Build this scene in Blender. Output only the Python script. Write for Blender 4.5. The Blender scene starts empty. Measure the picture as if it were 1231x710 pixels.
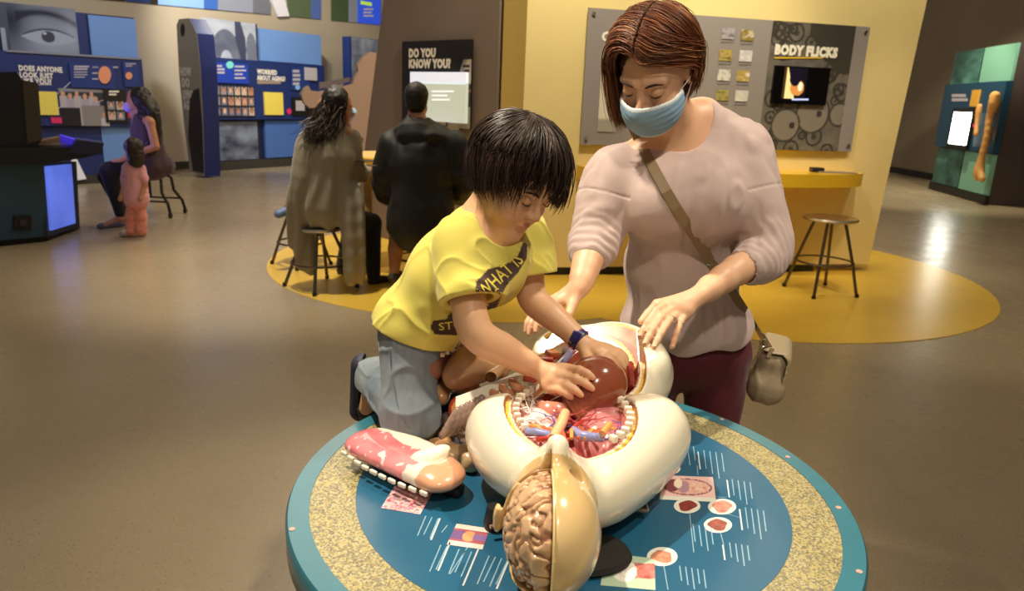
import bpy, bmesh, math, random
import numpy as np
from mathutils import Vector, Matrix
from mathutils.bvhtree import BVHTree
random.seed(7); RNG = np.random.default_rng(7)
sc = bpy.context.scene
COL = sc.collection
PI = math.pi
# ------------------------------------------------------------------ camera
FPX, PIT, ROL, CH = 880.0, math.radians(15.0), math.radians(2.3), 1.38
cam_d = bpy.data.cameras.new('camera'); cam = bpy.data.objects.new('camera', cam_d); COL.objects.link(cam)
cam_d.sensor_width = 36.0; cam_d.lens = FPX / 1231 * 36.0
cam.matrix_world = Matrix.Translation((0, 0, CH)) @ Matrix.Rotation(PI/2 - PIT, 4, 'X') @ Matrix.Rotation(ROL, 4, 'Z')
cam_d.clip_start = .05; cam_d.clip_end = 100
cam_d.dof.use_dof = True; cam_d.dof.focus_distance = 1.45; cam_d.dof.aperture_fstop = 6.5
sc.camera = cam
# ------------------------------------------------------------------ world, exposure, lights
w = bpy.data.worlds.new('world'); sc.world = w; w.use_nodes = True
w.node_tree.nodes['Background'].inputs[0].default_value = (1.0, .86, .68, 1)
w.node_tree.nodes['Background'].inputs[1].default_value = .16
sc.view_settings.view_transform = 'Standard'; sc.view_settings.look = 'None'
sc.view_settings.exposure = 0.12; sc.view_settings.gamma = 1.0; sc.view_settings.use_curve_mapping = False
sc.cycles.use_denoising = True
sc.cycles.max_bounces = 6; sc.cycles.caustics_reflective = False; sc.cycles.caustics_refractive = False
def spot(name, loc, tgt, power, angle, col=(1, .84, .64), r=.06, blend=.5):
    l = bpy.data.lights.new(name, 'SPOT'); l.energy = power; l.color = col
    l.spot_size = math.radians(angle); l.spot_blend = blend; l.shadow_soft_size = r
    o = bpy.data.objects.new(name, l); COL.objects.link(o); o.location = loc
    o.rotation_euler = (Vector(tgt) - Vector(loc)).to_track_quat('-Z', 'Y').to_euler(); return o
def area(name, loc, tgt, power, size, col=(1, .82, .6), sy=None):
    l = bpy.data.lights.new(name, 'AREA'); l.energy = power; l.color = col; l.size = size
    if sy: l.shape = 'RECTANGLE'; l.size_y = sy
    o = bpy.data.objects.new(name, l); COL.objects.link(o); o.location = loc
    o.rotation_euler = (Vector(tgt) - Vector(loc)).to_track_quat('-Z', 'Y').to_euler(); return o
spot('spot_table_left', (-1.15, 1.50, 3.7), (.02, 1.33, .9), 490, 35, (1, .87, .68), .05, .8)
spot('spot_table_right', (1.5, 1.15, 3.7), (.2, 1.5, .95), 230, 38, (1, .87, .68), .06)
spot('fill_table_front', (.55, -.9, 3.5), (.15, 1.4, .9), 130, 36, (1, .87, .68), .10)  # added fill from the front for faces and jeans
spot('spot_wall_left', (.7, 4.3, 3.9), (.7, 6.0, 1.9), 300, 74, (1, .87, .62), .1)
spot('spot_wall_right', (2.3, 4.2, 3.9), (2.4, 6.3, 1.9), 190, 64, (1, .87, .62), .1)
spot('spot_desk', (-1.6, 4.8, 3.9), (-1.75, 5.6, 0), 420, 58, (1, .88, .70), .1, .8)
spot('spot_disc_right', (3.6, 5.0, 3.9), (3.2, 5.6, 0), 110, 60, (1, .84, .6), .1)
spot('spot_back_wall', (-3.6, 10.5, 4.4), (-4.5, 15, 2.2), 500, 80, (1, .86, .62), .15)
spot('spot_panel_left', (-5.0, 8.0, 4.4), (-7, 11, 1.6), 220, 70, (.8, .88, 1), .15)
spot('spot_panel_mid', (-3.2, 10.0, 4.4), (-4.6, 14, 1.6), 330, 60, (.85, .92, 1), .15)
spot('spot_kiosk', (7.0, 11.0, 4.4), (8.6, 14, 1.4), 420, 50, (1, .86, .66), .12)
spot('spot_aisle', (6.6, 12.5, 4.3), (6.9, 13.5, 0), 480, 80, (1, .87, .62), .12)
area('ceiling_wash_near', (-1.5, 2.5, 4.3), (-1.5, 2.5, 0), 8, 3.5)
area('ceiling_wash_far', (0, 8.5, 4.4), (0, 8.5, 0), 290, 6.0)

# ------------------------------------------------------------------ helpers
def ray(px, py):
    x = px - 615.5; y = 355 - py; c, s = math.cos(ROL), math.sin(ROL)
    xr = c*x - s*y; yr = s*x + c*y; cp, sp = math.cos(PIT), math.sin(PIT)
    return Vector((xr, FPX*cp + yr*sp, -FPX*sp + yr*cp))
def atz(px, py, z=0.0):
    d = ray(px, py); return Vector((0, 0, CH)) + d*((z - CH)/d.z)
def aty(px, py, Y):
    d = ray(px, py); return Vector((0, 0, CH)) + d*(Y/d.y)
def lin(c):
    if isinstance(c, str):
        c = [int(c[i:i+2], 16)/255 for i in (0, 2, 4)]
    return tuple((v/12.92 if v <= .04045 else ((v+.055)/1.055)**2.4) for v in c[:3])
MATS = {}
def mat(name, color=None, rough=.5, metal=0, attr=None, noise=0, nscale=40, bump=0, bscale=60, coat=0, spec=.5, emit=0, sss=0, sheen=0, alpha=1, trans=0, stretch=None, ramp=None, coatr=.1):
    if name in MATS: return MATS[name]
    m = bpy.data.materials.new(name); m.use_nodes = True; nt = m.node_tree; N = nt.nodes; L = nt.links
    b = N['Principled BSDF']; b.inputs['Roughness'].default_value = rough; b.inputs['Metallic'].default_value = metal
    b.inputs['Specular IOR Level'].default_value = spec
    b.inputs['Coat Weight'].default_value = coat; b.inputs['Coat Roughness'].default_value = coatr
    if sss: b.inputs['Subsurface Weight'].default_value = sss; b.inputs['Subsurface Radius'].default_value = (.012, .005, .003); b.inputs['Subsurface Scale'].default_value = 1
    if sheen: b.inputs['Sheen Weight'].default_value = sheen; b.inputs['Sheen Roughness'].default_value = .4
    if alpha < 1: b.inputs['Alpha'].default_value = alpha
    if trans: b.inputs['Transmission Weight'].default_value = trans
    tc = N.new('ShaderNodeTexCoord'); mp = N.new('ShaderNodeMapping'); L.new(tc.outputs['Object'], mp.inputs[0])
    if stretch: mp.inputs['Scale'].default_value = stretch
    src = None
    if attr:
        a = N.new('ShaderNodeVertexColor'); a.layer_name = attr; src = a.outputs[0]
    elif color is not None:
        r = N.new('ShaderNodeRGB'); r.outputs[0].default_value = (*lin(color), 1); src = r.outputs[0]
    nz = N.new('ShaderNodeTexNoise'); nz.inputs['Scale'].default_value = nscale; nz.inputs['Detail'].default_value = 3
    L.new(mp.outputs[0], nz.inputs[0])
    if noise:
        hs = N.new('ShaderNodeHueSaturation'); L.new(src, hs.inputs['Color'])
        mr = N.new('ShaderNodeMapRange'); mr.inputs[3].default_value = 1-noise; mr.inputs[4].default_value = 1+noise; mr.inputs[1].default_value = .25; mr.inputs[2].default_value = .75
        L.new(nz.outputs[0], mr.inputs[0]); L.new(mr.outputs[0], hs.inputs['Value']); src = hs.outputs[0]
    L.new(src, b.inputs['Base Color'])
    if emit:
        L.new(src, b.inputs['Emission Color']); b.inputs['Emission Strength'].default_value = emit
    if bump:
        bn = N.new('ShaderNodeTexNoise'); bn.inputs['Scale'].default_value = bscale; bn.inputs['Detail'].default_value = 4
        L.new(mp.outputs[0], bn.inputs[0])
        bp = N.new('ShaderNodeBump'); bp.inputs['Strength'].default_value = bump; bp.inputs['Distance'].default_value = .002
        L.new(bn.outputs[0], bp.inputs['Height']); L.new(bp.outputs[0], b.inputs['Normal'])
    MATS[name] = m; return m
def tag(o, label=None, cat=None, group=None, kind=None):
    if label: o['label'] = label
    if cat: o['category'] = cat
    if group: o['group'] = group
    if kind: o['kind'] = kind
    return o
def empty(name, loc=(0, 0, 0), label=None, cat=None, group=None, kind=None, rz=0):
    o = bpy.data.objects.new(name, None); COL.objects.link(o); o.location = loc; o.rotation_euler = (0, 0, rz)
    o.empty_display_size = .05
    return tag(o, label, cat, group, kind)
def link(name, me, m, parent=None, loc=None, smooth=False, kind=None, label=None):
    """world-space mesh data -> object; when parented to a root, stays where it is"""
    if m is not None:
        me.materials.clear()
        for mm in (m if isinstance(m, (list, tuple)) else [m]): me.materials.append(mm)
    if smooth: me.polygons.foreach_set('use_smooth', [True]*len(me.polygons))
    o = bpy.data.objects.new(name, me); COL.objects.link(o)
    if parent is not None:
        o.parent = parent
        pm = Matrix.Identity(4); q = parent; chain = []
        while q is not None: chain.append(q); q = q.parent
        for q in reversed(chain):
            pm = pm @ q.matrix_parent_inverse @ Matrix.LocRotScale(q.location, q.rotation_euler, q.scale)
        o.matrix_parent_inverse = pm.inverted()
    if loc is not None: o.location = loc
    return tag(o, label=label, kind=kind)
def mesh(name, V, F):
    me = bpy.data.meshes.new(name)
    V = np.asarray(V, dtype=np.float32).reshape(-1, 3)
    if isinstance(F, np.ndarray):
        n = F.shape[1]; me.vertices.add(len(V)); me.vertices.foreach_set('co', V.ravel())
        me.loops.add(F.size); me.loops.foreach_set('vertex_index', F.astype(np.int32).ravel())
        me.polygons.add(len(F)); me.polygons.foreach_set('loop_start', np.arange(0, F.size, n, dtype=np.int32))
        me.update(calc_edges=True)
    else:
        me.from_pydata([tuple(map(float, v)) for v in V], [], F)
    return me
def vcol(me, C, name='Col'):
    a = me.color_attributes.new(name, 'FLOAT_COLOR', 'POINT')
    C = np.asarray(C, dtype=np.float32)
    a.data.foreach_set('color', np.c_[C, np.ones(len(C), np.float32)].astype(np.float32).ravel())
class MB:
    """collects simple shapes, builds one mesh object"""
    def __init__(s): s.V = []; s.F = []
    def add(s, V, F):
        n = len(s.V); s.V += [tuple(v) for v in V]; s.F += [tuple(i+n for i in f) for f in F]; return s
    def box(s, c, h, M=None, bev=0):
        bm = bmesh.new(); bmesh.ops.create_cube(bm, size=2)
        for v in bm.verts: v.co = Vector((v.co.x*h[0], v.co.y*h[1], v.co.z*h[2]))
        if bev: bmesh.ops.bevel(bm, geom=bm.edges[:], offset=bev, segments=2, affect='EDGES', profile=.5)
        bm.verts.index_update()
        V = [v.co.copy() for v in bm.verts]; F = [[v.index for v in f.verts] for f in bm.faces]; bm.free()
        if M is not None: V = [M @ v for v in V]
        return s.add([v + Vector(c) for v in V], F)
    def tube(s, pts, r, n=8, closed=False, cap=True):
        pts = [Vector(p) for p in pts]; R = r if isinstance(r, (list, tuple)) else [r]*len(pts)
        V = []; up = None
        for i, p in enumerate(pts):
            a = pts[i-1] if (i or closed) else p; b = pts[(i+1) % len(pts)] if (i < len(pts)-1 or closed) else p
            t = (b-a).normalized()
            if up is None: up = t.orthogonal().normalized()
            up = (up - t*up.dot(t)); up = up.normalized() if up.length > 1e-6 else t.orthogonal().normalized()
            w_ = t.cross(up)
            for k in range(n):
                q = 2*PI*k/n; V.append(p + (up*math.cos(q) + w_*math.sin(q))*R[i])
        F = []; m = len(pts)
        for i in range(m if closed else m-1):
            j = (i+1) % m
            for k in range(n): F.append((i*n+k, i*n+(k+1) % n, j*n+(k+1) % n, j*n+k))
        if cap and not closed: F.append(tuple(range(n))[::-1]); F.append(tuple((m-1)*n+k for k in range(n)))
        return s.add(V, F)
    def lathe(s, prof, c=(0, 0, 0), n=48, cap=True, sx=1, sy=1):
        V = []; F = []
        for r, z in prof:
            for k in range(n): V.append((c[0]+r*sx*math.cos(2*PI*k/n), c[1]+r*sy*math.sin(2*PI*k/n), c[2]+z))
        m = len(prof)
        for i in range(m-1):
            for k in range(n): F.append((i*n+k, i*n+(k+1) % n, (i+1)*n+(k+1) % n, (i+1)*n+k))
        if cap: F.append(tuple(range(n))[::-1]); F.append(tuple((m-1)*n+k for k in range(n)))
        return s.add(V, F)
    def prism(s, poly, O, U, W, d):
        """polygon in plane (O,U,W) extruded by vector d"""
        O, U, W, d = map(Vector, (O, U, W, d)); n = len(poly)
        V = [O + U*a + W*b for a, b in poly]; V += [v + d for v in V]
        F = [tuple(range(n)), tuple(range(2*n-1, n-1, -1))]
        for k in range(n): F.append((k, n+k, n+(k+1) % n, (k+1) % n))
        return s.add(V, F)
    def build(s, name, m, parent=None, smooth=False, **kw):
        me = mesh(name, s.V, s.F)
        bm = bmesh.new(); bm.from_mesh(me); bmesh.ops.recalc_face_normals(bm, faces=bm.faces[:]); bm.to_mesh(me); bm.free()
        o = link(name, me, m, parent, **kw)
        if smooth:
            me.polygons.foreach_set('use_smooth', [True]*len(me.polygons)); 
            me.set_sharp_from_angle(angle=math.radians(40))
        return o
class Wall:
    """upright plane through plan points a,b; n faces the camera side"""
    def __init__(s, a, b, lean=0):
        s.O = Vector((a[0], a[1], 0)); s.U = (Vector((b[0], b[1], 0)) - s.O).normalized(); s.n = Vector((s.U.y, -s.U.x, 0))
        if s.n.dot(s.O) > 0: s.n = -s.n
        s.Z = Vector((0, 0, 1))
    def uv(s, px, py, off=0):
        d = ray(px, py); o = Vector((0, 0, CH)); P0 = s.O + s.n*off
        p = o + d*((P0-o).dot(s.n)/d.dot(s.n)); q = p - P0
        return (q.dot(s.U), q.z)
    def P(s, u, z, off=0): return s.O + s.U*u + s.Z*z + s.n*off
    def slab(s, mb, poly, d0, d1):
        return mb.prism(poly, s.O + s.n*d0, s.U, s.Z, s.n*(d1-d0))
    def rect(s, mb, u0, u1, z0, z1, d0, d1): return s.slab(mb, [(u0, z0), (u1, z0), (u1, z1), (u0, z1)], d0, d1)
    def quad(s, mb, pxs, d0, d1): return s.slab(mb, [s.uv(*p, off=d1) for p in pxs], d0, d1)
    def text(s, txt, px, py, hpx, m, name='lettering', off=.004, parent=None, bold=.03, width_px=None, align='LEFT', body=None, depth=.002):
        u, z = s.uv(px, py, off); u2, z2 = s.uv(px, py-hpx, off); h = z2 - z
        W_ = None
        if width_px: W_ = s.uv(px+width_px, py, off)[0] - u
        me = textmesh(txt, h, bold, W_, depth)
        M = Matrix((( s.U.x, 0, s.n.x, 0), (s.U.y, 0, s.n.y, 0), (0, 1, 0, 0), (0, 0, 0, 1)))
        if s.U.cross(s.Z).dot(s.n) < 0: M = Matrix(((s.U.x, 0, -s.n.x, 0), (s.U.y, 0, -s.n.y, 0), (0, 1, 0, 0), (0, 0, 0, 1)))
        me.transform(Matrix.Translation(s.P(u, z, off)) @ M)
        return link(name, me, m, parent)
def textmesh(txt, h, bold=.03, width=None, depth=.001, sub=0):
    c = bpy.data.curves.new('lettering', 'FONT'); c.body = txt; c.size = 1; c.offset = bold; c.extrude = .001; c.resolution_u = 2
    c.space_character = 1.03 + bold*1.2; c.space_line = .82
    o = bpy.data.objects.new('tmp', c); COL.objects.link(o)
    dg = bpy.context.evaluated_depsgraph_get(); me = bpy.data.meshes.new_from_object(o.evaluated_get(dg))
    bpy.data.objects.remove(o); bpy.data.curves.remove(c)
    V = np.zeros(len(me.vertices)*3, np.float32); me.vertices.foreach_get('co', V); V = V.reshape(-1, 3)
    n = txt.count('\n'); s_ = h/.70 if n == 0 else h/(.70 + .82*n)
    sx = s_
    if width: sx = width/max(1e-6, V[:, 0].max()-V[:, 0].min())
    V[:, 0] = (V[:, 0]-V[:, 0].min())*sx; V[:, 1] = V[:, 1]*s_ + (.82*n*s_); V[:, 2] = np.sign(V[:, 2])*depth/2
    me.vertices.foreach_set('co', V.ravel()); me.update(); return me
def vnoise(p, scale=1.0, seed=0):
    """3-D value noise, -1..1"""
    p = np.asarray(p, np.float32)*scale + seed*17.13; i = np.floor(p).astype(np.int64); f = (p - i).astype(np.float32); f = f*f*(3-2*f)
    def hsh(a, b, c):
        h_ = (a*374761393 + b*668265263 + c*2147483647 + 1013904223) & 0xffffffff
        h_ = ((h_ ^ (h_ >> 13))*1274126177) & 0xffffffff; h_ = h_ ^ (h_ >> 16)
        return (h_ & 0xffff).astype(np.float32)/32767.5 - 1
    r = 0
    for dx in (0, 1):
        wx = f[:, 0] if dx else 1-f[:, 0]
        for dy in (0, 1):
            wy = f[:, 1] if dy else 1-f[:, 1]
            for dz in (0, 1):
                wz = f[:, 2] if dz else 1-f[:, 2]
                r = r + wx*wy*wz*hsh(i[:, 0]+dx, i[:, 1]+dy, i[:, 2]+dz)
    return r
def picture(wl, u0, u1, z0, z1, off, fn, m, name='picture', parent=None, nx=60, ny=60, thick=.004):
    """flat print: grid coloured by fn(s,t) in 0..1 (s right, t up), with real thickness"""
    s_, t_ = np.meshgrid(np.linspace(0, 1, nx+1), np.linspace(0, 1, ny+1)); s_ = s_.ravel(); t_ = t_.ravel()
    C = fn(s_, t_)
    O = np.array(wl.P(0, 0, off)); U = np.array(wl.U); n_ = np.array(wl.n)
    V = O + np.outer(u0+(u1-u0)*s_, U) + np.outer(z0+(z1-z0)*t_, (0, 0, 1))
    idx = np.arange((nx+1)*(ny+1)).reshape(ny+1, nx+1)
    F = np.stack([idx[:-1, :-1], idx[:-1, 1:], idx[1:, 1:], idx[1:, :-1]], -1).reshape(-1, 4)
    if np.cross(U, (0, 0, 1)).dot(n_) < 0: F = F[:, ::-1]
    me = mesh(name, V, F); vcol(me, C); return link(name, me, m, parent)
def mix(a, b, t):
    t = np.clip(t, 0, 1)[:, None]; return np.asarray(a)*(1-t) + np.asarray(b)*t
def fbm2(s, t, sc_, seed=0):
    p = np.stack([s, t, np.full_like(s, seed*3.7)], 1); return vnoise(p, sc_, seed)*.55 + vnoise(p, sc_*2.1, seed+1)*.3 + vnoise(p, sc_*4.3, seed+2)*.15

# ------------------------------------------------------------------ implicit surfaces (smooth-blended solids -> one continuous mesh)
class Shape:
    BIG = .09
    def __init__(s): s.pr = []; s.R = np.eye(3); s.c = np.zeros(3); s.sc = 1.0; s.post = None
    def frame(s, c=(0, 0, 0), R=None, sc=1.0): s.c = np.asarray(c, float); s.R = np.eye(3) if R is None else np.asarray(R, float); s.sc = sc; return s
    def T(s, p): return s.R @ (np.asarray(p, float)*s.sc) + s.c     # columns of R = local axes in world
    def _add(s, op, fn, lo, hi, k): s.pr.append((op, fn, np.asarray(lo)-s.BIG, np.asarray(hi)+s.BIG, k)); return s
    def cap(s, a, b, ra, rb=None, k=.012, op='u', flat=None):
        a, b = s.T(a), s.T(b); ra *= s.sc; rb = ra if rb is None else rb*s.sc; ab = b-a; L2 = ab@ab + 1e-12
        a32 = a.astype(np.float32); ab32 = ab.astype(np.float32)
        def fn(p):
            q = p - a32; t = np.clip(q@ab32/L2, 0, 1); d = q - t[:, None]*ab32
            return np.sqrt((d*d).sum(1)) - (ra + (rb-ra)*t)
        r = max(ra, rb); return s._add(op, fn, np.minimum(a, b)-r, np.maximum(a, b)+r, k*s.sc)
    def ell(s, c, r, k=.012, op='u', R=None):
        c = s.T(c).astype(np.float32); r = (np.asarray(r, float)*s.sc).astype(np.float32); R_ = s.R if R is None else s.R @ np.asarray(R, float)
        R32 = R_.astype(np.float32)
        def fn(p):
            q = (p - c)@R32; a = q/r; k0 = np.sqrt((a*a).sum(1)) + 1e-9; b = a/r; k1 = np.sqrt((b*b).sum(1)) + 1e-9
            return k0*(k0-1)/k1
        e = np.abs(R_)@r; return s._add(op, fn, c-e, c+e, k*s.sc)
    def box(s, c, h, rd=.003, k=.003, op='u', R=None):
        c = s.T(c).astype(np.float32); h = np.asarray(h, float)*s.sc; rd *= s.sc; R_ = s.R if R is None else s.R @ np.asarray(R, float)
        R32 = R_.astype(np.float32); hh = (h-rd).astype(np.float32)
        def fn(p):
            q = np.abs((p-c)@R32) - hh; return np.sqrt((np.maximum(q, 0)**2).sum(1)) + np.minimum(q.max(1), 0) - rd
        e = np.abs(R_)@h; return s._add(op, fn, c-e, c+e, k*s.sc)
    def plane(s, c, n, k=.004, op='s'):
        """removes the side the normal points to"""
        c = s.T(c); n = s.R@np.asarray(n, float); n /= np.linalg.norm(n); c32 = c.astype(np.float32); n32 = n.astype(np.float32)
        fn = lambda p: -((p-c32)@n32)
        return s._add(op, fn, [-99]*3, [99]*3, k)
    def sphere(s, c, r, k=.012, op='u'): return s.cap(c, c, r, r, k, op)
    def chain(s, P, R, k=.012, op='u'):
        for i in range(len(P)-1): s.cap(P[i], P[i+1], R[i], R[i+1], k, op)
        return s
    def curve(s, P, R, n=4, k=.012, op='u'):
        P = [Vector(p) for p in P]; Q = []; RR = []
        for i in range(len(P)-1):
            p0 = P[max(i-1, 0)]; p1 = P[i]; p2 = P[i+1]; p3 = P[min(i+2, len(P)-1)]
            for j in range(n):
                t = j/n; Q.append(.5*((2*p1)+(p2-p0)*t+(2*p0-5*p1+4*p2-p3)*t*t+(-p0+3*p1-3*p2+p3)*t**3)); RR.append(R[i]*(1-t)+R[i+1]*t)
        Q.append(P[-1]); RR.append(R[-1]); return s.chain([tuple(q) for q in Q], RR, k, op)
    def custom(s, op, fn, lo, hi, k=.004): return s._add(op, fn, lo, hi, k)
    def ev(s, p):
        p = np.asarray(p, np.float32); d = np.full(len(p), s.BIG, np.float32)
        lo = p.min(0); hi = p.max(0)
        for op, fn, l, h, k in s.pr:
            if (hi < l).any() or (lo > h).any(): continue
            m = ((p > l) & (p < h)).all(1)
            if not m.any(): continue
            whole = m.all(); v = fn(p if whole else p[m]).astype(np.float32); c = d if whole else d[m]
            if op == 'u':
                hh = np.maximum(k - np.abs(c-v), 0)/k if k > 0 else 0; o = np.minimum(c, v) - hh*hh*k*.25
            elif op == 's':
                v = -v; hh = np.maximum(k - np.abs(c-v), 0)/k if k > 0 else 0; o = np.maximum(c, v) + hh*hh*k*.25
            elif op == 'i':
                hh = np.maximum(k - np.abs(c-v), 0)/k if k > 0 else 0; o = np.maximum(c, v) + hh*hh*k*.25
            elif op == 'd': o = c + v        # displacement
            if whole: d = o
            else: d[m] = o
        return d
    def net(s, lo, hi, h):
        lo = np.asarray(lo, np.float32); hi = np.asarray(hi, np.float32); B = 8
        nb = np.ceil((hi-lo)/(h*B)).astype(int); n = nb*B
        g = np.stack(np.meshgrid(*[np.arange(k) for k in nb], indexing='ij'), -1).reshape(-1, 3)
        cen = lo + (g*B + B/2 - .5)*h
        vals = np.concatenate([s.ev(cen[i:i+512]) for i in range(0, len(cen), 512)])
        V = np.repeat(np.repeat(np.repeat(vals.reshape(nb), B, 0), B, 1), B, 2).astype(np.float32)
        rad = B*h*.87; act = g[np.abs(vals) < rad*1.55 + h]
        o = np.stack(np.meshgrid(*[np.arange(B)]*3, indexing='ij'), -1).reshape(-1, 3)
        for i in range(0, len(act), 48):
            a = act[i:i+48]; ii = (a[:, None, :]*B + o[None]).reshape(-1, 3)
            V[ii[:, 0], ii[:, 1], ii[:, 2]] = s.ev(lo + ii*np.float32(h))
        S = V < 0; st = np.array([n[1]*n[2], n[2], 1]); ids = []; pos = []; quads = []; flips = []
        for ax in range(3):
            sl0 = [slice(None)]*3; sl1 = [slice(None)]*3; sl0[ax] = slice(0, -1); sl1[ax] = slice(1, None)
            e = np.argwhere(S[tuple(sl0)] != S[tuple(sl1)])
            e = e[(e > 0).all(1) & (e < n-1).all(1)]
            if not len(e): continue
            e1 = e.copy(); e1[:, ax] += 1
            v0 = V[e[:, 0], e[:, 1], e[:, 2]]; v1 = V[e1[:, 0], e1[:, 1], e1[:, 2]]; t = v0/(v0-v1)
            P = e.astype(np.float32); P[:, ax] += t; b, c = (ax+1) % 3, (ax+2) % 3
            q = []
            for ob, oc in ((0, 0), (-1, 0), (-1, -1), (0, -1)):
                f = e.copy(); f[:, b] += ob; f[:, c] += oc; q.append(f@st); ids.append(q[-1]); pos.append(P)
            q = np.stack(q, 1); inside = v0 < 0; q[inside] = q[inside][:, ::-1]; quads.append(q[:, ::-1])
        ids = np.concatenate(ids); pos = np.concatenate(pos); u, inv = np.unique(ids, return_inverse=True); cnt = np.bincount(inv)
        VV = np.stack([np.bincount(inv, pos[:, k])/cnt for k in range(3)], 1)
        Q = np.searchsorted(u, np.concatenate(quads))
        return (lo + VV*h).astype(np.float32), Q
    def build(s, name, m, lo, hi, h, parent=None, color=None, smooth=True, disp=None, keep=None, label=None, kind=None):
        V, Q = s.net(lo, hi, h)
        if keep is not None:
            kv = keep(V); kf = kv[Q].all(1); Q = Q[kf]; used = np.unique(Q); re = -np.ones(len(V), int); re[used] = np.arange(len(used)); V = V[used]; Q = re[Q]
        me = mesh(name, V, Q)
        if color is not None: vcol(me, color(V))
        o = link(name, me, m, parent, smooth=smooth, label=label, kind=kind); return o
def basis(fwd, up):
    """columns: x = right hand side when looking along fwd?, y = fwd, z = up"""
    f = np.asarray(fwd, float); f /= np.linalg.norm(f); u = np.asarray(up, float); u = u - f*(u@f); u /= np.linalg.norm(u)
    x = np.cross(f, u); return np.stack([x, f, u], 1)

def hitpt(sh, px, py, up=0.0):
    """where the line of sight through a photo pixel meets a solid (to rest a fingertip on it)"""
    d = np.array(ray(px, py)); d /= np.linalg.norm(d); t = 1.0
    for _ in range(160):
        p = np.array([0, 0, CH])+d*t; v = float(sh.ev(p[None].astype(np.float32))[0])
        if v < .0008: break
        t += min(v, .03)*.8
    return np.array([0, 0, CH])+d*(t-up)
# ------------------------------------------------------------------ materials of the setting
def floor_mat():
    m = mat('terrazzo floor', 'A8987C', rough=.30, noise=.06, nscale=1.2, spec=.5); nt = m.node_tree; N = nt.nodes; L = nt.links
    b = N['Principled BSDF']; src = b.inputs['Base Color'].links[0].from_socket
    tc = N.new('ShaderNodeTexCoord')
    for sc_, c, lo, hi in ((75, '453A30', .02, .20), (60, 'D0C4AC', .02, .15)):
        v = N.new('ShaderNodeTexVoronoi'); v.inputs['Scale'].default_value = sc_; L.new(tc.outputs['Object'], v.inputs[0])
        mr = N.new('ShaderNodeMapRange'); mr.inputs[1].default_value = lo; mr.inputs[2].default_value = hi; mr.inputs[3].default_value = 1; mr.inputs[4].default_value = 0
        L.new(v.outputs['Distance'], mr.inputs[0]); mx = N.new('ShaderNodeMix'); mx.data_type = 'RGBA'
        L.new(mr.outputs[0], mx.inputs['Factor']); L.new(src, mx.inputs[6]); mx.inputs[7].default_value = (*lin(c), 1); src = mx.outputs[2]
    L.new(src, b.inputs['Base Color'])
    nz = N.new('ShaderNodeTexNoise'); nz.inputs['Scale'].default_value = 3; mr = N.new('ShaderNodeMapRange'); mr.inputs[3].default_value = .2; mr.inputs[4].default_value = .34
    L.new(tc.outputs['Object'], nz.inputs[0]); L.new(nz.outputs[0], mr.inputs[0]); L.new(mr.outputs[0], b.inputs['Roughness'])
    return m
M_floor = floor_mat()
M_yfloor = mat('yellow floor', 'EAC24A', rough=.28, noise=.05, nscale=4)
M_ywall = mat('cream yellow wall', 'E8D494', rough=.75, noise=.03, nscale=2, bump=.25, bscale=6)
M_gwall = mat('taupe wall', '7A6C60', rough=.8, noise=.05, nscale=3)
M_bwall = mat('beige back wall', 'BDB09A', rough=.85, noise=.05, nscale=1)
M_rwall = mat('brown grey wall', '968873', rough=.85, noise=.06, nscale=1)
M_black = mat('black plinth', '15120F', rough=.5)
M_base = mat('dark grey baseboard', '3A3631', rough=.5)
M_navy = mat('navy panel', '1C2F6B', rough=.45, noise=.05, nscale=3)
M_navyl = mat('navy card', '20397F', rough=.4)
M_sky = mat('light blue panel', '6E98DA', rough=.5, noise=.06, nscale=1.5)
M_mid = mat('medium blue panel', '4B73C0', rough=.5, noise=.06, nscale=1.5)
M_white = mat('white lettering', 'F4EFE2', rough=.5)
M_greyt = mat('grey lettering', 'B9B5C0', rough=.6)
M_ycard = mat('yellow card', 'F0DC62', rough=.5)
M_ytxt = mat('yellow lettering', 'E6BE2E', rough=.5)
M_pink = mat('magenta dot', 'E0306E', rough=.5)
M_print = mat('printed picture', attr='Col', rough=.45)
M_steel = mat('brushed steel', 'B8B2A8', rough=.28, metal=1, noise=.1, nscale=30)
M_dsteel = mat('dark tube steel', '6E665C', rough=.35, metal=1)
M_teal = mat('sea green panel', '7FBBA5', rough=.5)
M_bone = mat('cast bone', 'D9A25A', rough=.6, noise=.12, nscale=14)
M_dark = mat('dark lacquer', '14151C', rough=.35)
M_grpanel = mat('grey acrylic panel', '96908F', rough=.22, coat=.3)
M_screw = mat('chrome screw', 'E8E4DC', rough=.15, metal=1)

def structure(o): o['kind'] = 'structure'; return o
b = MB().box((0, 9, -.05), (16, 12, .05)); structure(b.build('floor', M_floor))
for c, r, z, lab in (((-.24, 6.29), 1.83, .003, 'yellow round floor inlay under the two seated visitors'), ((1.80, 6.52), 2.22, .0035, 'yellow round floor inlay under the lone steel stool')):
    mb = MB().lathe([(r, 0), (r, z)], (c[0], c[1], 0), n=128)
    o = mb.build('floor_inlay', M_yfloor); o['kind'] = 'structure'
    tag(o, lab, 'floor inlay')
# ---- cream yellow partition
YW = Wall((.23, 5.80), (3.25, 6.50))
mb = MB(); uL = YW.uv(622, 300)[0]
pR0 = YW.uv(1043, 325); pRt = YW.uv(1115, 0)
k = (pRt[0]-pR0[0])/(pRt[1]-pR0[1]); zt = 3.3
YW.slab(mb, [(uL, .07), (pR0[0], .07), (pR0[0]+k*(zt-.07), zt), (uL, zt)], -.45, 0)
structure(mb.build('wall_front', M_ywall))
mb = MB(); YW.rect(mb, uL+.05, YW.uv(978, 330)[0], 0, .085, -.4, -.02); structure(mb.build('baseboard_front', M_black))
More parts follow.
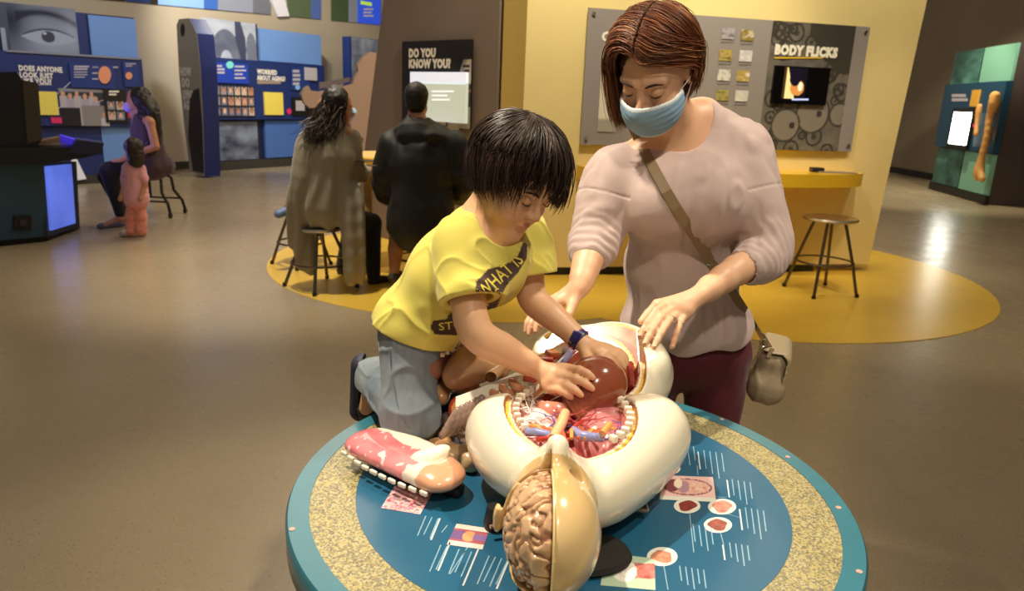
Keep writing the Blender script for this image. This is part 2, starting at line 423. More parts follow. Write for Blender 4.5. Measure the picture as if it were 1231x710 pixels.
# return face left of the corner, turned a little away
c0 = YW.P(uL, 0); c1 = aty(596, 300, c0.y + .32); YR = Wall((c1.x, c1.y), (c0.x, c0.y))
LR = (Vector((c0.x, c0.y, 0)) - YR.O).length
mb = MB(); YR.rect(mb, 0, LR, 0.0, 3.3, -.3, 0); structure(mb.build('wall_corner', mat('cream return wall', 'E2C56A', rough=.75, noise=.03)))
# ---- taupe wall with the question screen
g1 = aty(596, 150, c1.y+.02); g0 = aty(440, 180, c1.y + 1.25)
GW = Wall((g0.x, g0.y), (g1.x, g1.y))
pa = GW.uv(437, 190); pb = GW.uv(461, 0); k = (pb[0]-pa[0])/(pb[1]-pa[1]); LG = (Vector((g1.x, g1.y, 0))-GW.O).length
mb = MB(); GW.slab(mb, [(pa[0]-k*pa[1], 0), (LG, 0), (LG, 3.3), (pa[0]+k*(3.3-pa[1]), 3.3)], -.3, 0); structure(mb.build('wall_middle', M_gwall))
# ---- back wall, with the recessed gallery strip above
BW = Wall(tuple(aty(-60, 100, 9.9).xy), tuple(aty(199, 100, 12.5).xy)); LB = 16.0
mb = MB(); zb = lambda px, py: BW.uv(px, py)[1]
zt = 3.75
BW.rect(mb, -2, LB, 0, 3.35, -.3, 0)
structure(mb.build('wall_back', M_bwall))
mb = MB(); BW.rect(mb, -2, LB, 0, .13, 0, .03); structure(mb.build('baseboard_back', M_base))
# ------------------------------------------------------------------ exhibits on the walls
def bars(wl, px, py, widths, step, hpx, m, parent, name='text_line', off=.004):
    """lines of small print too small to read: one thin bar per line"""
    for i, wd in enumerate(widths):
        mb = MB(); y = py + i*step; wl.quad(mb, [(px, y+hpx), (px+wd, y+hpx), (px+wd, y), (px, y)], off-.002, off); mb.build(name, m, parent)
def qd(wl, name, x0, y0, x1, y1, d0, d1, m, parent, sl=0.0, kx=0.0, **kw):
    """rectangle seen at pixel corners; sl = slope of its top, kx = lean of its sides"""
    mb = MB(); u0, z0 = wl.uv(x0, y1, d1); u1, z1 = wl.uv(x1, y0 + sl*(x1-x0), d1); _, zt = wl.uv(x0, y0, d1)
    zt = (zt+z1)/2
    wl.rect(mb, min(u0, u1), max(u0, u1), z0, zt, d0, d1); return mb.build(name, m, parent, **kw)
def pic(wl, name, x0, y0, x1, y1, off, fn, parent, nx=40, ny=40):
    u0, z0 = wl.uv(x0, y1, off); u1, z1 = wl.uv(x1, y0, off)
    return picture(wl, min(u0, u1), max(u0, u1), z0, z1, off, fn, M_print, name, parent, nx, ny)
def base_at(wl, u, z=0): p = wl.P(u, z, 0); return (p.x, p.y, p.z)

# ---- first blue panel bank (eye)
P1 = Wall(tuple(aty(0, 100, 9.75).xy), tuple(aty(168, 100, 10.9).xy))
bank1 = empty('exhibit_panel', base_at(P1, P1.uv(90, 200)[0]), 'tall navy exhibit panel with a huge eye picture and group photo on it', 'exhibit panel', 'blue exhibit panels on the back wall')
uA = -0.15; uE = P1.uv(168, 100)[0]; uM = P1.uv(107, 40)[0]
zT = P1.uv(84, 14)[1]; zS = P1.uv(84, 66)[1]; zB = P1.uv(140, 151)[1]
mb = MB(); P1.rect(mb, uA, uE, .0, zT, -.25, 0); mb.build('backing', mat('dark navy board', '121C40', rough=.5), bank1)
def eyefn(s, t):
    g = .24 + .30*np.exp(-((s-.62)**2/.10 + (t-.22)**2/.25)) + .22*np.exp(-((s-.95)**2/.02+(t-.5)**2/.3))
    g -= .25*np.exp(-((s-.15)**2/.03+(t-.65)**2/.2))
    brow = np.exp(-((t-.86+.5*(s-.55)**2*2)/.07)**2)*(s > .2)*(s < 1); g -= .3*brow
    lid = np.exp(-((t-(.52-1.3*(s-.62)**2))/.035)**2)*(np.abs(s-.62) < .33); g -= .4*lid
    eye = (np.abs(t-(.36)) < (.15-1.1*(s-.62)**2)); g = np.where(eye, .62, g)
    ir = (s-.6)**2*2.0+(t-.38)**2*1.2; g = np.where(eye & (ir < .016), .06, g); g = np.where(((s-.56)**2+(t-.44)**2) < .0006, .9, g)
    g = np.where(s < .10, .10+.0*s, g)
    g = np.where((s < .06) & (t < .5), .55, g)
    return mix((.0, .005, .03), (.55, .62, .80), np.clip(g, 0, 1))
pic(P1, 'eye_picture', 4, 11, 90, 63, .03, eyefn, bank1, 110, 70)
mb = MB(); P1.rect(mb, P1.uv(90, 40)[0], P1.uv(105, 40)[0], zS, zT, 0, .02); mb.build('panel', M_navy, bank1)
mb = MB(); P1.rect(mb, uM, uE, zS+.01, zT-.02, 0, .05); mb.build('panel', M_sky, bank1, label='plain light blue upper panel')
mb = MB(); P1.rect(mb, uA, uE+.02, zB, zS, .0, .12); mb.build('panel', M_navy, bank1, label='navy text panel')
mb = MB(); P1.rect(mb, P1.uv(5, 63)[0], uE, zS-.012, zS+.012, .12, .14); mb.build('ledge', mat('grey ledge', '8A8C98', rough=.4), bank1)
mb = MB(); P1.rect(mb, uA, P1.uv(122, 180)[0], .12, zB-.01, 0, .05); mb.build('panel', M_navy, bank1, label='navy lower panel')
mb = MB(); P1.rect(mb, P1.uv(122, 180)[0]+.01, uE, .12, zB-.01, 0, .05); mb.build('panel', M_sky, bank1, label='plain light blue lower panel')
mb = MB(); P1.rect(mb, uA, uE, 0, .12, 0, .08); mb.build('plinth', M_base, bank1)
for i, (tx, x, y, wd) in enumerate((('DOES ANYONE', 23, 84, 52), ('LOOK JUST', 24, 92, 40), ('LIKE YOU?', 25, 99.5, 37))):
    P1.text(tx, x, y+.6, 6.2, M_white, 'lettering', .125, bank1, .045, wd)
bars(P1, 32, 101, (30, 14), 2.6, 1.2, M_greyt, bank1, off=.124)
qd(P1, 'card', 86, 76, 137, 105, .12, .15, M_navyl, bank1, .03)
bars(P1, 89, 79, (18, 16), 3, 2, M_greyt, bank1, off=.153); bars(P1, 89, 86, (16, 16, 13), 3, 1.2, M_greyt, bank1, off=.153)
def oval(wl, name, cx, cy, rx, ry, d0, d1, m, parent, n=24, **kw):
    mb = MB(); wl.quad(mb, [(cx+rx*math.cos(2*PI*k/n), cy+ry*math.sin(2*PI*k/n)) for k in range(n)], d0, d1); return mb.build(name, m, parent, **kw)
oval(P1, 'face_disc', 126, 90, 7.5, 10.5, .15, .17, mat('peach print', 'E79A72', rough=.6), bank1)
for x in (111, 138):
    bars(P1, x if x < 120 else 136, 80, (6,), 3, 1.6, M_greyt, bank1, off=.153)
bars(P1, 111, 80, (7, 7, 7), 7, 1.6, M_greyt, bank1, off=.153)
qd(P1, 'card', 150, 74, 166, 104, .12, .15, M_navyl, bank1, .03)
bars(P1, 151, 76, (12, 8), 2.6, 1.2, M_greyt, bank1, off=.153)
oval(P1, 'face_disc', 155, 91, 4, 4.5, .15, .165, mat('peach print', 'E79A72'), bank1)
qd(P1, 'card', 45, 110, 68, 138, .12, .15, M_ycard, bank1, .0)
def group(s, t):
    C = mix((.35, .36, .42), (.5, .48, .5), t); C[:] = lin('30333f')
    heads = [(.08, .86), (.22, .80), (.36, .86), (.52, .80), (.66, .86), (.74, .72), (.88, .30)]
    for k, (hx, hy) in enumerate(heads):
        body = (np.abs(s-hx) < .075) & (t < hy-.06); C[body] = lin('A8A2B4' if k % 2 else 'B9B0B6')
    C[(s > .42) & (s < .95) & (t < .55)] = lin('8C8784'); C[(s < .4) & (t < .5)] = lin('1A1A20')
    C[(s > .8) & (t < .22) & (s < .97)] = lin('C6C0C8')
    for k, (hx, hy) in enumerate(heads):
        hd = ((s-hx)/.04)**2 + ((t-hy)/.08)**2 < 1; C[hd] = lin('D7A183')
    C[(t > .93)] = lin('8d8b92'); return C
pic(P1, 'group_photograph', 75, 108, 129, 151, .13, group, bank1, 60, 44)
qd(P1, 'card', 128, 107, 151, 147, .12, .15, M_black, bank1, .03)
bars(P1, 131, 109, (12, 9), 3.5, 2, M_white, bank1, off=.153)
def portraits(nx_, ny_, seed):
    def f(s, t):
        C = np.zeros((len(s), 3)); C[:] = (.01, .01, .012); r = np.random.default_rng(seed)
        for i in range(nx_):
            for j in range(ny_):
                x0 = (i+.12)/nx_; y0 = (j+.1)/ny_; w_, h_ = .76/nx_, .8/ny_; m = (s > x0) & (s < x0+w_) & (t > y0) & (t < y0+h_)
                C[m] = lin(['8F8E9C', 'B98D78', '6F7390', 'C9B7AC'][r.integers(4)]); m = (((s-x0-w_/2)/(w_*.36))**2+((t-y0-h_*.66)/(h_*.36))**2 < 1); C[m] = lin('2A2020')
                m = (((s-x0-w_/2)/(w_*.28))**2+((t-y0-h_*.58)/(h_*.33))**2 < 1)
                C[m] = lin(['D9A688', 'B97F62', 'E4BB9E'][r.integers(3)])
        return C
    return f
pic(P1, 'portrait_print', 130, 121, 149, 145, .155, portraits(2, 2, 3), bank1, 30, 30)
oval(P1, 'dot', 153, 139, 3.2, 4, .12, .135, M_pink, bank1, 12)
qd(P1, 'card', 62, 141, 74, 148, .12, .14, M_pink, bank1)
for a_, b_ in (((69, 113), (86, 98)), ((69, 131), (75, 127)), ((115, 123), (128, 119))):
    mb = MB(); pts = [P1.P(*P1.uv(*a_, off=.125), .125), P1.P(*P1.uv(*b_, off=.125), .125)]; mb.tube(pts, .008, 4); mb.build('connecting_line', M_greyt, bank1)

# ---- second blue panel bank
P2 = Wall(tuple(aty(250, 100, 12.6).xy), tuple(aty(385, 100, 14.7).xy))
bank2 = empty('exhibit_panel', base_at(P2, P2.uv(320, 190)[0]), 'navy exhibit panel with rows of small portraits beside the curved blue pylon', 'exhibit panel', 'blue exhibit panels on the back wall')
u0 = P2.uv(243, 100)[0]; uE = P2.uv(385, 100)[0]; uM = P2.uv(310, 50)[0]; zT = P2.uv(320, 35)[1]; zS = P2.uv(320, 74)[1]; zB = P2.uv(320, 143)[1]
mb = MB(); P2.rect(mb, u0, uE, 0, zT, -.2, 0); mb.build('backing', mat('dark navy board', '121C40'), bank2)
def cloudfn(seed, up=False):
    def f(s, t):
        g = .32 + .5*fbm2(s, t, 4.0, seed); g += (.35*(t-.5)) if up else .15*(t-.2); 
        return mix(lin('0E1838'), lin('AEBBD0'), g)
    return f
def arch(s, t):
    g = .75 - .2*np.abs(t-.5) + .2*fbm2(s, t, 4, 5)
    a = np.abs(((s-.40)/.22)**2+((t+.05)/.62)**2-1) < .75; g = np.where(a, .22+.1*fbm2(s, t, 5, 2), g)
    g = np.where((s > .58) & (s < .76) & (np.abs(s-.66-.18*(.6-t)) < .10), .08, g); g = np.where(((s-.87)/.1)**2+((t-.3)/.45)**2 < 1, .28, g)
    g = np.where(s > .97, .05, g)
    return mix(lin('0C1A48'), lin('C9D2E4'), g)
pic(P2, 'blue_photograph', 245, 29, 309, 70, .03, arch, bank2, 70, 46)
mb = MB(); P2.rect(mb, uM, uE, zS+.01, zT, 0, .05); mb.build('panel', M_sky, bank2, label='plain light blue upper panel')
mb = MB(); P2.rect(mb, u0, uE, zB, zS, 0, .12); mb.build('panel', M_navy, bank2, label='navy text panel')
pic(P2, 'blue_photograph', 252, 146, 309, 194, .03, cloudfn(4), bank2, 50, 46)
mb = MB(); P2.rect(mb, uM+.03, uE, .17, zB-.02, 0, .05); mb.build('panel', M_mid, bank2, label='plain blue lower panel')
mb = MB(); P2.rect(mb, u0, uE, 0, .15, 0, .08); mb.build('plinth', M_base, bank2)
qd(P2, 'card', 259, 75, 298, 99, .12, .15, mat('royal blue card', '2040B0', rough=.4), bank2, .05)
bars(P2, 261, 78, (6, 9, 9), 4, 2.4, M_greyt, bank2, off=.153); bars(P2, 282, 79, (12, 14, 10, 13), 4.6, 2, M_greyt, bank2, off=.153)
oval(P2, 'dot', 276.5, 78, 4.5, 4.5, .15, .16, mat('aqua dot', '7AD6D6'), bank2, 14)
for tx, y, wd in (('WORRIED', 87.6, 24), ('ABOUT AGING?', 95, 34)): P2.text(tx, 309, y+.8, 5.4, M_white, 'lettering', .125, bank2, .045, wd)
bars(P2, 309.5, 97, (28,), 4, 3.8, mat('tan bar', '9C8B7C'), bank2, off=.124)
pic(P2, 'portrait_grid', 258, 104, 305, 140, .14, portraits(6, 3, 8), bank2, 90, 45)
qd(P2, 'card', 319, 111, 340, 138, .12, .15, M_ycard, bank2)
qd(P2, 'card', 351, 81, 372, 108, .12, .15, M_navyl, bank2, .05); bars(P2, 352, 84, (8, 9, 9, 8), 5, 3, M_greyt, bank2, off=.153)
qd(P2, 'card', 367, 81, 381, 96, .15, .17, mat('pale grey card', 'B8B4BC'), bank2, .05)
oval(P2, 'dot', 358, 105, 2.8, 3, .15, .16, mat('light blue dot', '8AB8F0'), bank2, 12)
qd(P2, 'card', 352, 117, 369, 139, .12, .15, M_black, bank2); qd(P2, 'card', 356, 121, 366, 133, .15, .155, mat('pale grey card', 'B8B4BC'), bank2)
qd(P2, 'card', 371, 117, 388, 139, .12, .15, M_black, bank2); qd(P2, 'card', 375, 121, 384, 128, .15, .155, mat('mid grey card', '7A7A80'), bank2)
oval(P2, 'dot', 348, 134, 2.6, 3.6, .12, .14, M_pink, bank2, 12)

# ---- third blue panel, partly behind the big cut-out arm
P3 = Wall(tuple(aty(420, 100, 14.5).xy), tuple(aty(480, 100, 15.6).xy))
bank3 = empty('exhibit_panel', base_at(P3, P3.uv(440, 190)[0]), 'narrow navy exhibit panel half hidden by the cut-out figure', 'exhibit panel', 'blue exhibit panels on the back wall')
u0 = P3.uv(421, 100)[0]; zT = P3.uv(440, 46)[1]
mb = MB(); P3.rect(mb, u0, u0+3.4, 0, zT, -.2, 0); mb.build('backing', M_navy, bank3)
pic(P3, 'blue_photograph', 423, 49, 462, 100, .02, cloudfn(9, True), bank3, 30, 40)
pic(P3, 'blue_photograph', 423, 140, 462, 180, .02, cloudfn(12), bank3, 30, 40)
# ---- cut-out arm and figure, standing in front
CW = Wall(tuple(aty(360, 100, 11.6).xy), tuple(aty(480, 100, 12.4).xy))
mb = MB(); pts = [(362, 113), (366, 106), (371, 103), (374, 109), (384, 110), (405, 106), (424, 101), (427, 92), (431, 86), (430, 78), (437, 68), (446, 62), (453, 64), (461, 72), (461, 200), (432, 200), (437, 166), (424, 160), (421, 148), (427, 138), (420, 124), (404, 122), (384, 128), (373, 130), (366, 124)]
CW.quad(mb, pts, -.12, 0); co = mb.build('cutout_figure', mat('pinkish beige board', 'AE9484', rough=.7), None)
tag(co, 'large flat beige cut-out of a reaching arm and figure before the blue panels', 'cutout')
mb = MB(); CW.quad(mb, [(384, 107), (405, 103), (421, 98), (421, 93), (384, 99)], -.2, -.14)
mb.build('arm_shadow_board', mat('arm shadow tone', '6E6468', rough=.7), co)  # dark sheet standing in for the arm's cast shadow

# ---- gallery strip high on the back wall: coloured displays behind openings
lowpx = lambda x: 1.5 + (x-150)*.0915 + (0 if x < 390 else 0)
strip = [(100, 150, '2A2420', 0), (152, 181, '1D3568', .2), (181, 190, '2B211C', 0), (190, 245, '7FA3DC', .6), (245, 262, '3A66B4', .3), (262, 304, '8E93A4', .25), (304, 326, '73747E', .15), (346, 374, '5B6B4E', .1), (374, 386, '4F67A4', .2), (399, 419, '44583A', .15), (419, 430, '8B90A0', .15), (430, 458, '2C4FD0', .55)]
gal = empty('gallery_display', base_at(BW, BW.uv(300, 10)[0], 2.7), 'row of blue and grey displays high up in the gallery opening', 'wall display')
for x0, x1, c, e in strip:
    mb = MB(); BW.quad(mb, [(x0, lowpx(x0)), (x1, lowpx(x1)), (x1, lowpx(x1)-60), (x0, lowpx(x0)-60)], .0, .03)
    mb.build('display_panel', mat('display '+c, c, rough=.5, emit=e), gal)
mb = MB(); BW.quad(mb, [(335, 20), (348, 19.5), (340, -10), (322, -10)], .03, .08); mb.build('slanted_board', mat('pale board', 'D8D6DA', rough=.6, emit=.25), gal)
bars(BW, 437, 10, (12, 10, 12), 4, 2, M_white, gal, off=.04)
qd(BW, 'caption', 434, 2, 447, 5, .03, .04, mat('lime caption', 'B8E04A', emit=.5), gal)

# ---- curved pylon
pyl = empty('curved_pylon', tuple(atz(240, 213)), 'tall curved grey and navy pylon with a round hole and stacked words', 'pylon')
PW = Wall(tuple(aty(210, 100, 11.7).xy), tuple(aty(246, 100, 11.45).xy))
poly = [(229, 206), (222, 150), (216, 90), (213, 30), (216, 23), (228, 22), (237, 40), (241, 80), (244, 140), (246, 212)]
dv = Vector((.20, .12, 0))
def prismpx(wl, pxs, d, m, name, parent, off=0, **kw):
    pl = [wl.uv(*p, off=off) for p in pxs]; pl = [(u, max(z, 0)) for u, z in pl]
    return MB().prism(pl, wl.P(0, 0, off), wl.U, wl.Z, d).build(name, m, parent, **kw)
prismpx(PW, poly, dv, mat('pylon navy', '1A2A66', rough=.3), 'body', pyl)
prismpx(PW, poly, -PW.n*-.012, mat('pylon grey', '7D7468', rough=.6), 'face_sheet', pyl, off=.001)
o = oval(PW, 'hole', 219.5, 36, 2.6, 8, .013, .016, M_black, pyl, 20)
mb = MB(); PW.quad(mb, [(232, 205), (226, 165), (228, 120), (233, 108), (239, 106), (243, 150), (245, 208)], .013, .02); mb.build('dark_inset', mat('inset dark', '2A2628', rough=.5), pyl)
for tx, x, y, wd in (('HOW', 217, 91, 13), ('DO', 219, 104, 9), ('LIVING', 220, 118.5, 12), ('AGE?', 221, 131, 11)): PW.text(tx, x, y, 10, mat('pylon lettering', 'B7AFA2'), 'lettering', .016, pyl, .05, wd)

# ---- question screen on the taupe wall
q = empty('question_panel', base_at(GW, GW.uv(527, 150)[0], 1.0), 'black screen panel headed DO YOU KNOW YOU? on the taupe wall', 'exhibit panel')
uu0 = GW.uv(487.5, 100)[0]; uu1 = GW.uv(568, 100)[0]; zz1 = GW.uv(568.5, 47.5)[1]; zz0 = GW.uv(567, 156)[1]
mb = MB(); GW.rect(mb, uu0, uu1, zz0, zz1, 0, .04); mb.build('backing', M_black, q)
for tx, y, wd in (('DO YOU', 68.3, 32), ('KNOW YOU?', 81, 50)): GW.text(tx, 491.5, y+.3, 9.6, M_white, 'lettering', .045, q, .06, wd)
def manface(s, t):
    C = np.tile(lin('0C0B0A'), (len(s), 1))
    m = (((s-1.05)/.95)**2 + ((t-.66)/.30)**2 < 1) & (s > .1); C[m] = lin('C2B8A8')
    sh = m & (((s-1.3)/.9)**2+((t-.66)/.3)**2 > 1); C[sh] = lin('8A8278')
    C[(s > .35) & (s < .9) & (np.abs(t-.80) < .02)] = lin('2A2622')          # brow
    C[((s-.65)/.22)**2 + ((t-.74)/.022)**2 < 1] = lin('3A342E')
    C[(((s-1)/.5)**2 + ((t-.45)/.13)**2 < 1)] = lin('2E2A26')               # beard
    C[(((s-1)/.3)**2 + ((t-.49)/.02)**2 < 1)] = lin('A06058')
    C[t < .3] = lin('9A948A'); C[(t < .36) & (t > .28) & (s > .3)] = lin('1E1C1A'); C[(t > .88) & (s > .3)] = lin('181512'); return C
pic(GW, 'portrait_print', 550, 60, 567, 154, .045, manface, q, 20, 90)
pic(GW, 'portrait_print', 524, 142, 552, 154, .044, lambda s, t: np.where((np.abs(s-.5-.2*(t-.5)) < .05)[:, None], np.array(lin('3a3530')), np.array(lin('A8A296'))), q, 20, 10)
sm = mat('screen white', 'D6DAE6', rough=.2, emit=.75)
qd(GW, 'screen', 493, 86.5, 560, 100, .04, .075, sm, q, .0)
qd(GW, 'screen', 493, 99, 560, 143.5, .04, .075, mat('screen pale green', 'BFC9B8', rough=.2, emit=.55), q, .0)
bars(GW, 519, 109, (26, 18, 21), 5, 1.6, mat('screen bright', 'EEF0F0', emit=.8), q, off=.078)

# ---- grey acrylic panel: BODY FLICKS
bf = empty('wall_panel', base_at(YW, YW.uv(870, 170)[0], 1.0), 'wide grey acrylic panel headed BODY FLICKS on the cream wall', 'exhibit panel')
mb = MB(); a0 = YW.uv(701, 90)[0]; a1 = YW.uv(1032, 100)[0]; t0, t1 = YW.uv(705, 11)[1], YW.uv(1043, 32)[1]; l0, l1 = YW.uv(697, 172)[1], YW.uv(1022, 183)[1]
zt_, zl_ = (t0+t1)/2, (l0+l1)/2
YW.rect(mb, a0, a1, zl_, zt_, .02, .04); mb.build('acrylic_sheet', M_grpanel, bf)
for u_, z_ in ((a0+.04, zt_-.04), (a0+.04, zl_+.05), (a1-.04, zt_-.04), (a1-.04, zl_+.05)):
    mb = MB(); mb.tube([YW.P(u_, z_, .0), YW.P(u_, z_, .055)], .014, 12); mb.build('screw', M_screw, bf)
def micro(s, t):
    g = .22 + .12*fbm2(s*1.0, t*1.6, 9, 3)
    cells = np.random.default_rng(12)
    for k in range(46):
        cx, cy, r_ = cells.random(), cells.random(), .03+.07*cells.random()
        d = np.sqrt((s-cx)**2+((t-cy)*1.3)**2); g = np.where(np.abs(d-r_) < .012, .06, g); g = np.where(d < r_*.35, .07, g)
    for cx, cy, r_ in ((.62, .30, .2), (.3, .2, .17), (.95, .3, .12)):
        d = np.sqrt(((s-cx))**2+((t-cy)*1.3)**2); g = np.where(d < r_, .34+.03*fbm2(s, t, 8, 1), g); g = np.where(np.abs(d-r_) < .012, .08, g)
        g = np.where(((s-cx-.08)**2+((t-cy)*1.3)**2) < .0012, .06, g)
    g = np.where((t > .78+.16*np.sin(s*5)) & (s > .45), .07, g)
    return mix(lin('100E0C'), lin('B0A89C'), g*1.5)
uP0 = YW.uv(917, 100)[0]; uP1 = YW.uv(1015, 100)[0]
picture(YW, uP0, uP1, zl_+.0, zt_-.0, .044, micro, M_print, 'micrograph_print', bf, 110, 140)
YW.text('BODY FLICKS', 931, 64.5, 11, M_white, 'lettering', .05, bf, .075, 76)
bars(YW, 931, 68.5, (58,), 3, 1.8, M_ytxt, bf, off=.05)
sc_ = qd(YW, 'video_screen', 927, 79, 999, 124, .045, .07, mat('screen black', '06060A', rough=.15), bf, .03)
def vid(s, t):
    C = np.tile((.004, .004, .008), (len(s), 1)); m = (s < .55-.4*t) ; C[m] = lin('E6C98C'); m = (((s-.62)/.3)**2+((t-.35)/.25)**2 < 1); C[m] = lin('C08040')
    m = (((s-.5)/.25)**2+((t-.7)/.3)**2 < 1); C[m] = lin('120C20'); m = (s < .12); C[m] = lin('3A2C14'); m = (((s-.75)/.1)**2+((t-.4)/.15)**2 < 1); C[m] = lin('F0E0C0'); return C
u0, z0 = YW.uv(939, 118, .072); u1, z1 = YW.uv(972, 82, .072); picture(YW, u0, u1, z0, z1, .073, vid, mat('video picture', attr='Col', rough=.3, emit=.7), 'video_picture', bf, 40, 40)
bars(YW, 952, 118.5, (20,), 3, 2, mat('caption blue', 'A9B8F0', emit=.8), bf, off=.074)
YW.text('C', 723, 49, 11, M_white, 'lettering', .044, bf, .05)
tiles = [(867, 34, 'A9A5AE'), (890, 36, '8C7B33'), (864, 60, 'B7A45C'), (888, 61, 'C9C6CC'), (862, 84, 'D9D7D2'), (885, 85, 'B39A4E'), (860, 108, 'A9A05E'), (883, 109, 'D0CCC6')]
for i, (x, y, c) in enumerate(tiles):
    def tf(s, t, c=c, i=i):
        g = fbm2(s, t, 5, i+20); return mix(np.array(lin(c)), np.array(lin('F4F0E4')) if i % 2 else np.array(lin('3A3018')), np.clip(g*1.3, 0, 1))
    pic(YW, 'picture_tile', x, y, x+17, y+12.5, .046, tf, bf, 14, 12)
    bars(YW, x, y+15, (15,), 3, 2.4, mat('tile caption', '827C7C'), bf, off=.043)
pic(YW, 'picture_tile', 718, 90, 745, 158, .046, lambda s, t: np.where((t < .22)[:, None], np.array(lin('A8A49C')), np.array(lin('E2DCCB')))*np.ones((len(s), 1)), bf, 10, 20)

# ---- right far wall and bone kiosk
RW = Wall(tuple(aty(1060, 150, 19.2).xy), tuple(aty(1300, 150, 12.6).xy))
mb = MB(); RW.rect(mb, -5, 26, 0, 5.0, -.3, 0); structure(mb.build('wall_right', M_rwall))
mb = MB(); RW.rect(mb, -5, 26, 0, .14, 0, .03); structure(mb.build('baseboard_right', M_black))
KW = Wall(tuple(aty(1136, 150, 14.4).xy), tuple(aty(1205, 150, 12.2).xy))
kz = KW.uv(1165, 61)[1]
kk = empty('bone_kiosk', base_at(KW, KW.uv(1160, 200)[0]), 'teal and navy kiosk with mounted long bones and a lit screen', 'kiosk')
ua = KW.uv(1135, 150)[0]; ub = KW.uv(1207, 150)[0]; um = (ua+ub)/2+.02; zz = [.14, KW.uv(1150, 178)[1], KW.uv(1160, 101)[1], kz]
K2 = KW.P(ub, 0, 0)
mb = MB(); mb.prism([(0, .0), (ub-ua, .0), (ub-ua, kz), (0, kz)], KW.P(ua, 0, 0), KW.U, KW.Z, -KW.n*.5 + KW.U*.0); mb.build('backing', mat('kiosk dark green', '1E3B38', rough=.5), kk)
SW = (K2.x, K2.y)
mb = MB(); mb.prism([(0, 0), (3.0, 0), (3.0, kz), (0, kz)], K2 - KW.n*.0, Vector((.72, -.69, 0)).normalized()*.35+Vector((.5, .1, 0)), KW.Z, Vector((.3, .4, 0))*.6); mb.build('side_panel', mat('kiosk side', '4A3F3C', rough=.7), kk)
mb = MB(); KW.rect(mb, ua-.03, ub+.02, 0, .14, 0, .06); mb.build('plinth', M_black, kk)
tealf = lambda seed: (lambda s, t: mix(lin('153B3C'), lin('6FB0A0'), .35+.6*fbm2(s, t, 3.5, seed)))
picture(KW, ua, um-.03, zz[2], zz[3], .03, tealf(31), M_print, 'teal_photograph', kk, 30, 30)
mb = MB(); KW.rect(mb, um+.03, ub, zz[2]+.01, zz[3], 0, .04); mb.build('panel', M_teal, kk)
mb = MB(); KW.rect(mb, ua-.02, ub+.02, zz[1], zz[2], 0, .1); mb.build('panel', mat('kiosk blue', '1C4662', rough=.4), kk, label='dark blue middle panel')
picture(KW, ua, um-.03, .15, zz[1]-.02, .03, tealf(44), M_print, 'teal_photograph', kk, 30, 30)
mb = MB(); KW.rect(mb, um+.03, ub, .15, zz[1]-.02, 0, .04); mb.build('panel', M_teal, kk)
qd(KW, 'screen_bezel', 1137, 130, 1170, 177, .1, .16, M_black, kk); qd(KW, 'screen', 1140, 135, 1168, 172, .16, .17, mat('lit screen', 'FFFFF0', emit=13), kk)
qd(KW, 'card', 1165, 108, 1178, 128, .1, .12, mat('amber card', 'E0A93E'), kk)
bars(KW, 1144, 113, (17, 19), 5, 3.6, M_greyt, kk, off=.105)
qd(KW, 'card', 1183, 125, 1194, 150, .1, .12, mat('small blue card', '3F7FA8'), kk); qd(KW, 'card', 1180, 152, 1198, 168, .1, .125, mat('small grey card', '55504E'), kk)
oval(KW, 'dot', 1171, 151, 2, 3, .1, .12, M_pink, kk, 10)
kp = lambda x, y, o_: tuple(KW.P(*KW.uv(x, y, o_), o_))
for nm, pts, rr in (('large_bone', [(1196, 114), (1195, 124), (1190, 140), (1186, 165), (1180, 190), (1177, 205), (1176, 213)], (.06, .075, .05, .045, .05, .075, .06)), ('small_bone', [(1178, 127), (1176, 135), (1174, 150), (1173, 162)], (.035, .04, .025, .035))):
    S = Shape(); S.curve([kp(*p, .2) for p in pts], rr, 3, k=.03)
    x, y = pts[0]; S.cap(kp(x-3.4 if nm[0] == 'l' else x-1, y+1, .2), kp(x-1, y+8, .2), rr[0]*.7, rr[0]*.6, k=.03)
    if nm[0] == 'l': S.cap(kp(x+3.0, y+0, .2), kp(x+1, y+8, .2), rr[0]*.8, rr[0]*.6, k=.03); S.cap(kp(1180.5, 215, .2), kp(1178, 206, .2), .055, .05, k=.03)
    P_ = np.array([kp(*p, .2) for p in pts]); S.BIG = .09; S.build(nm, M_bone, P_.min(0)-.3, P_.max(0)+.3, .022, kk)
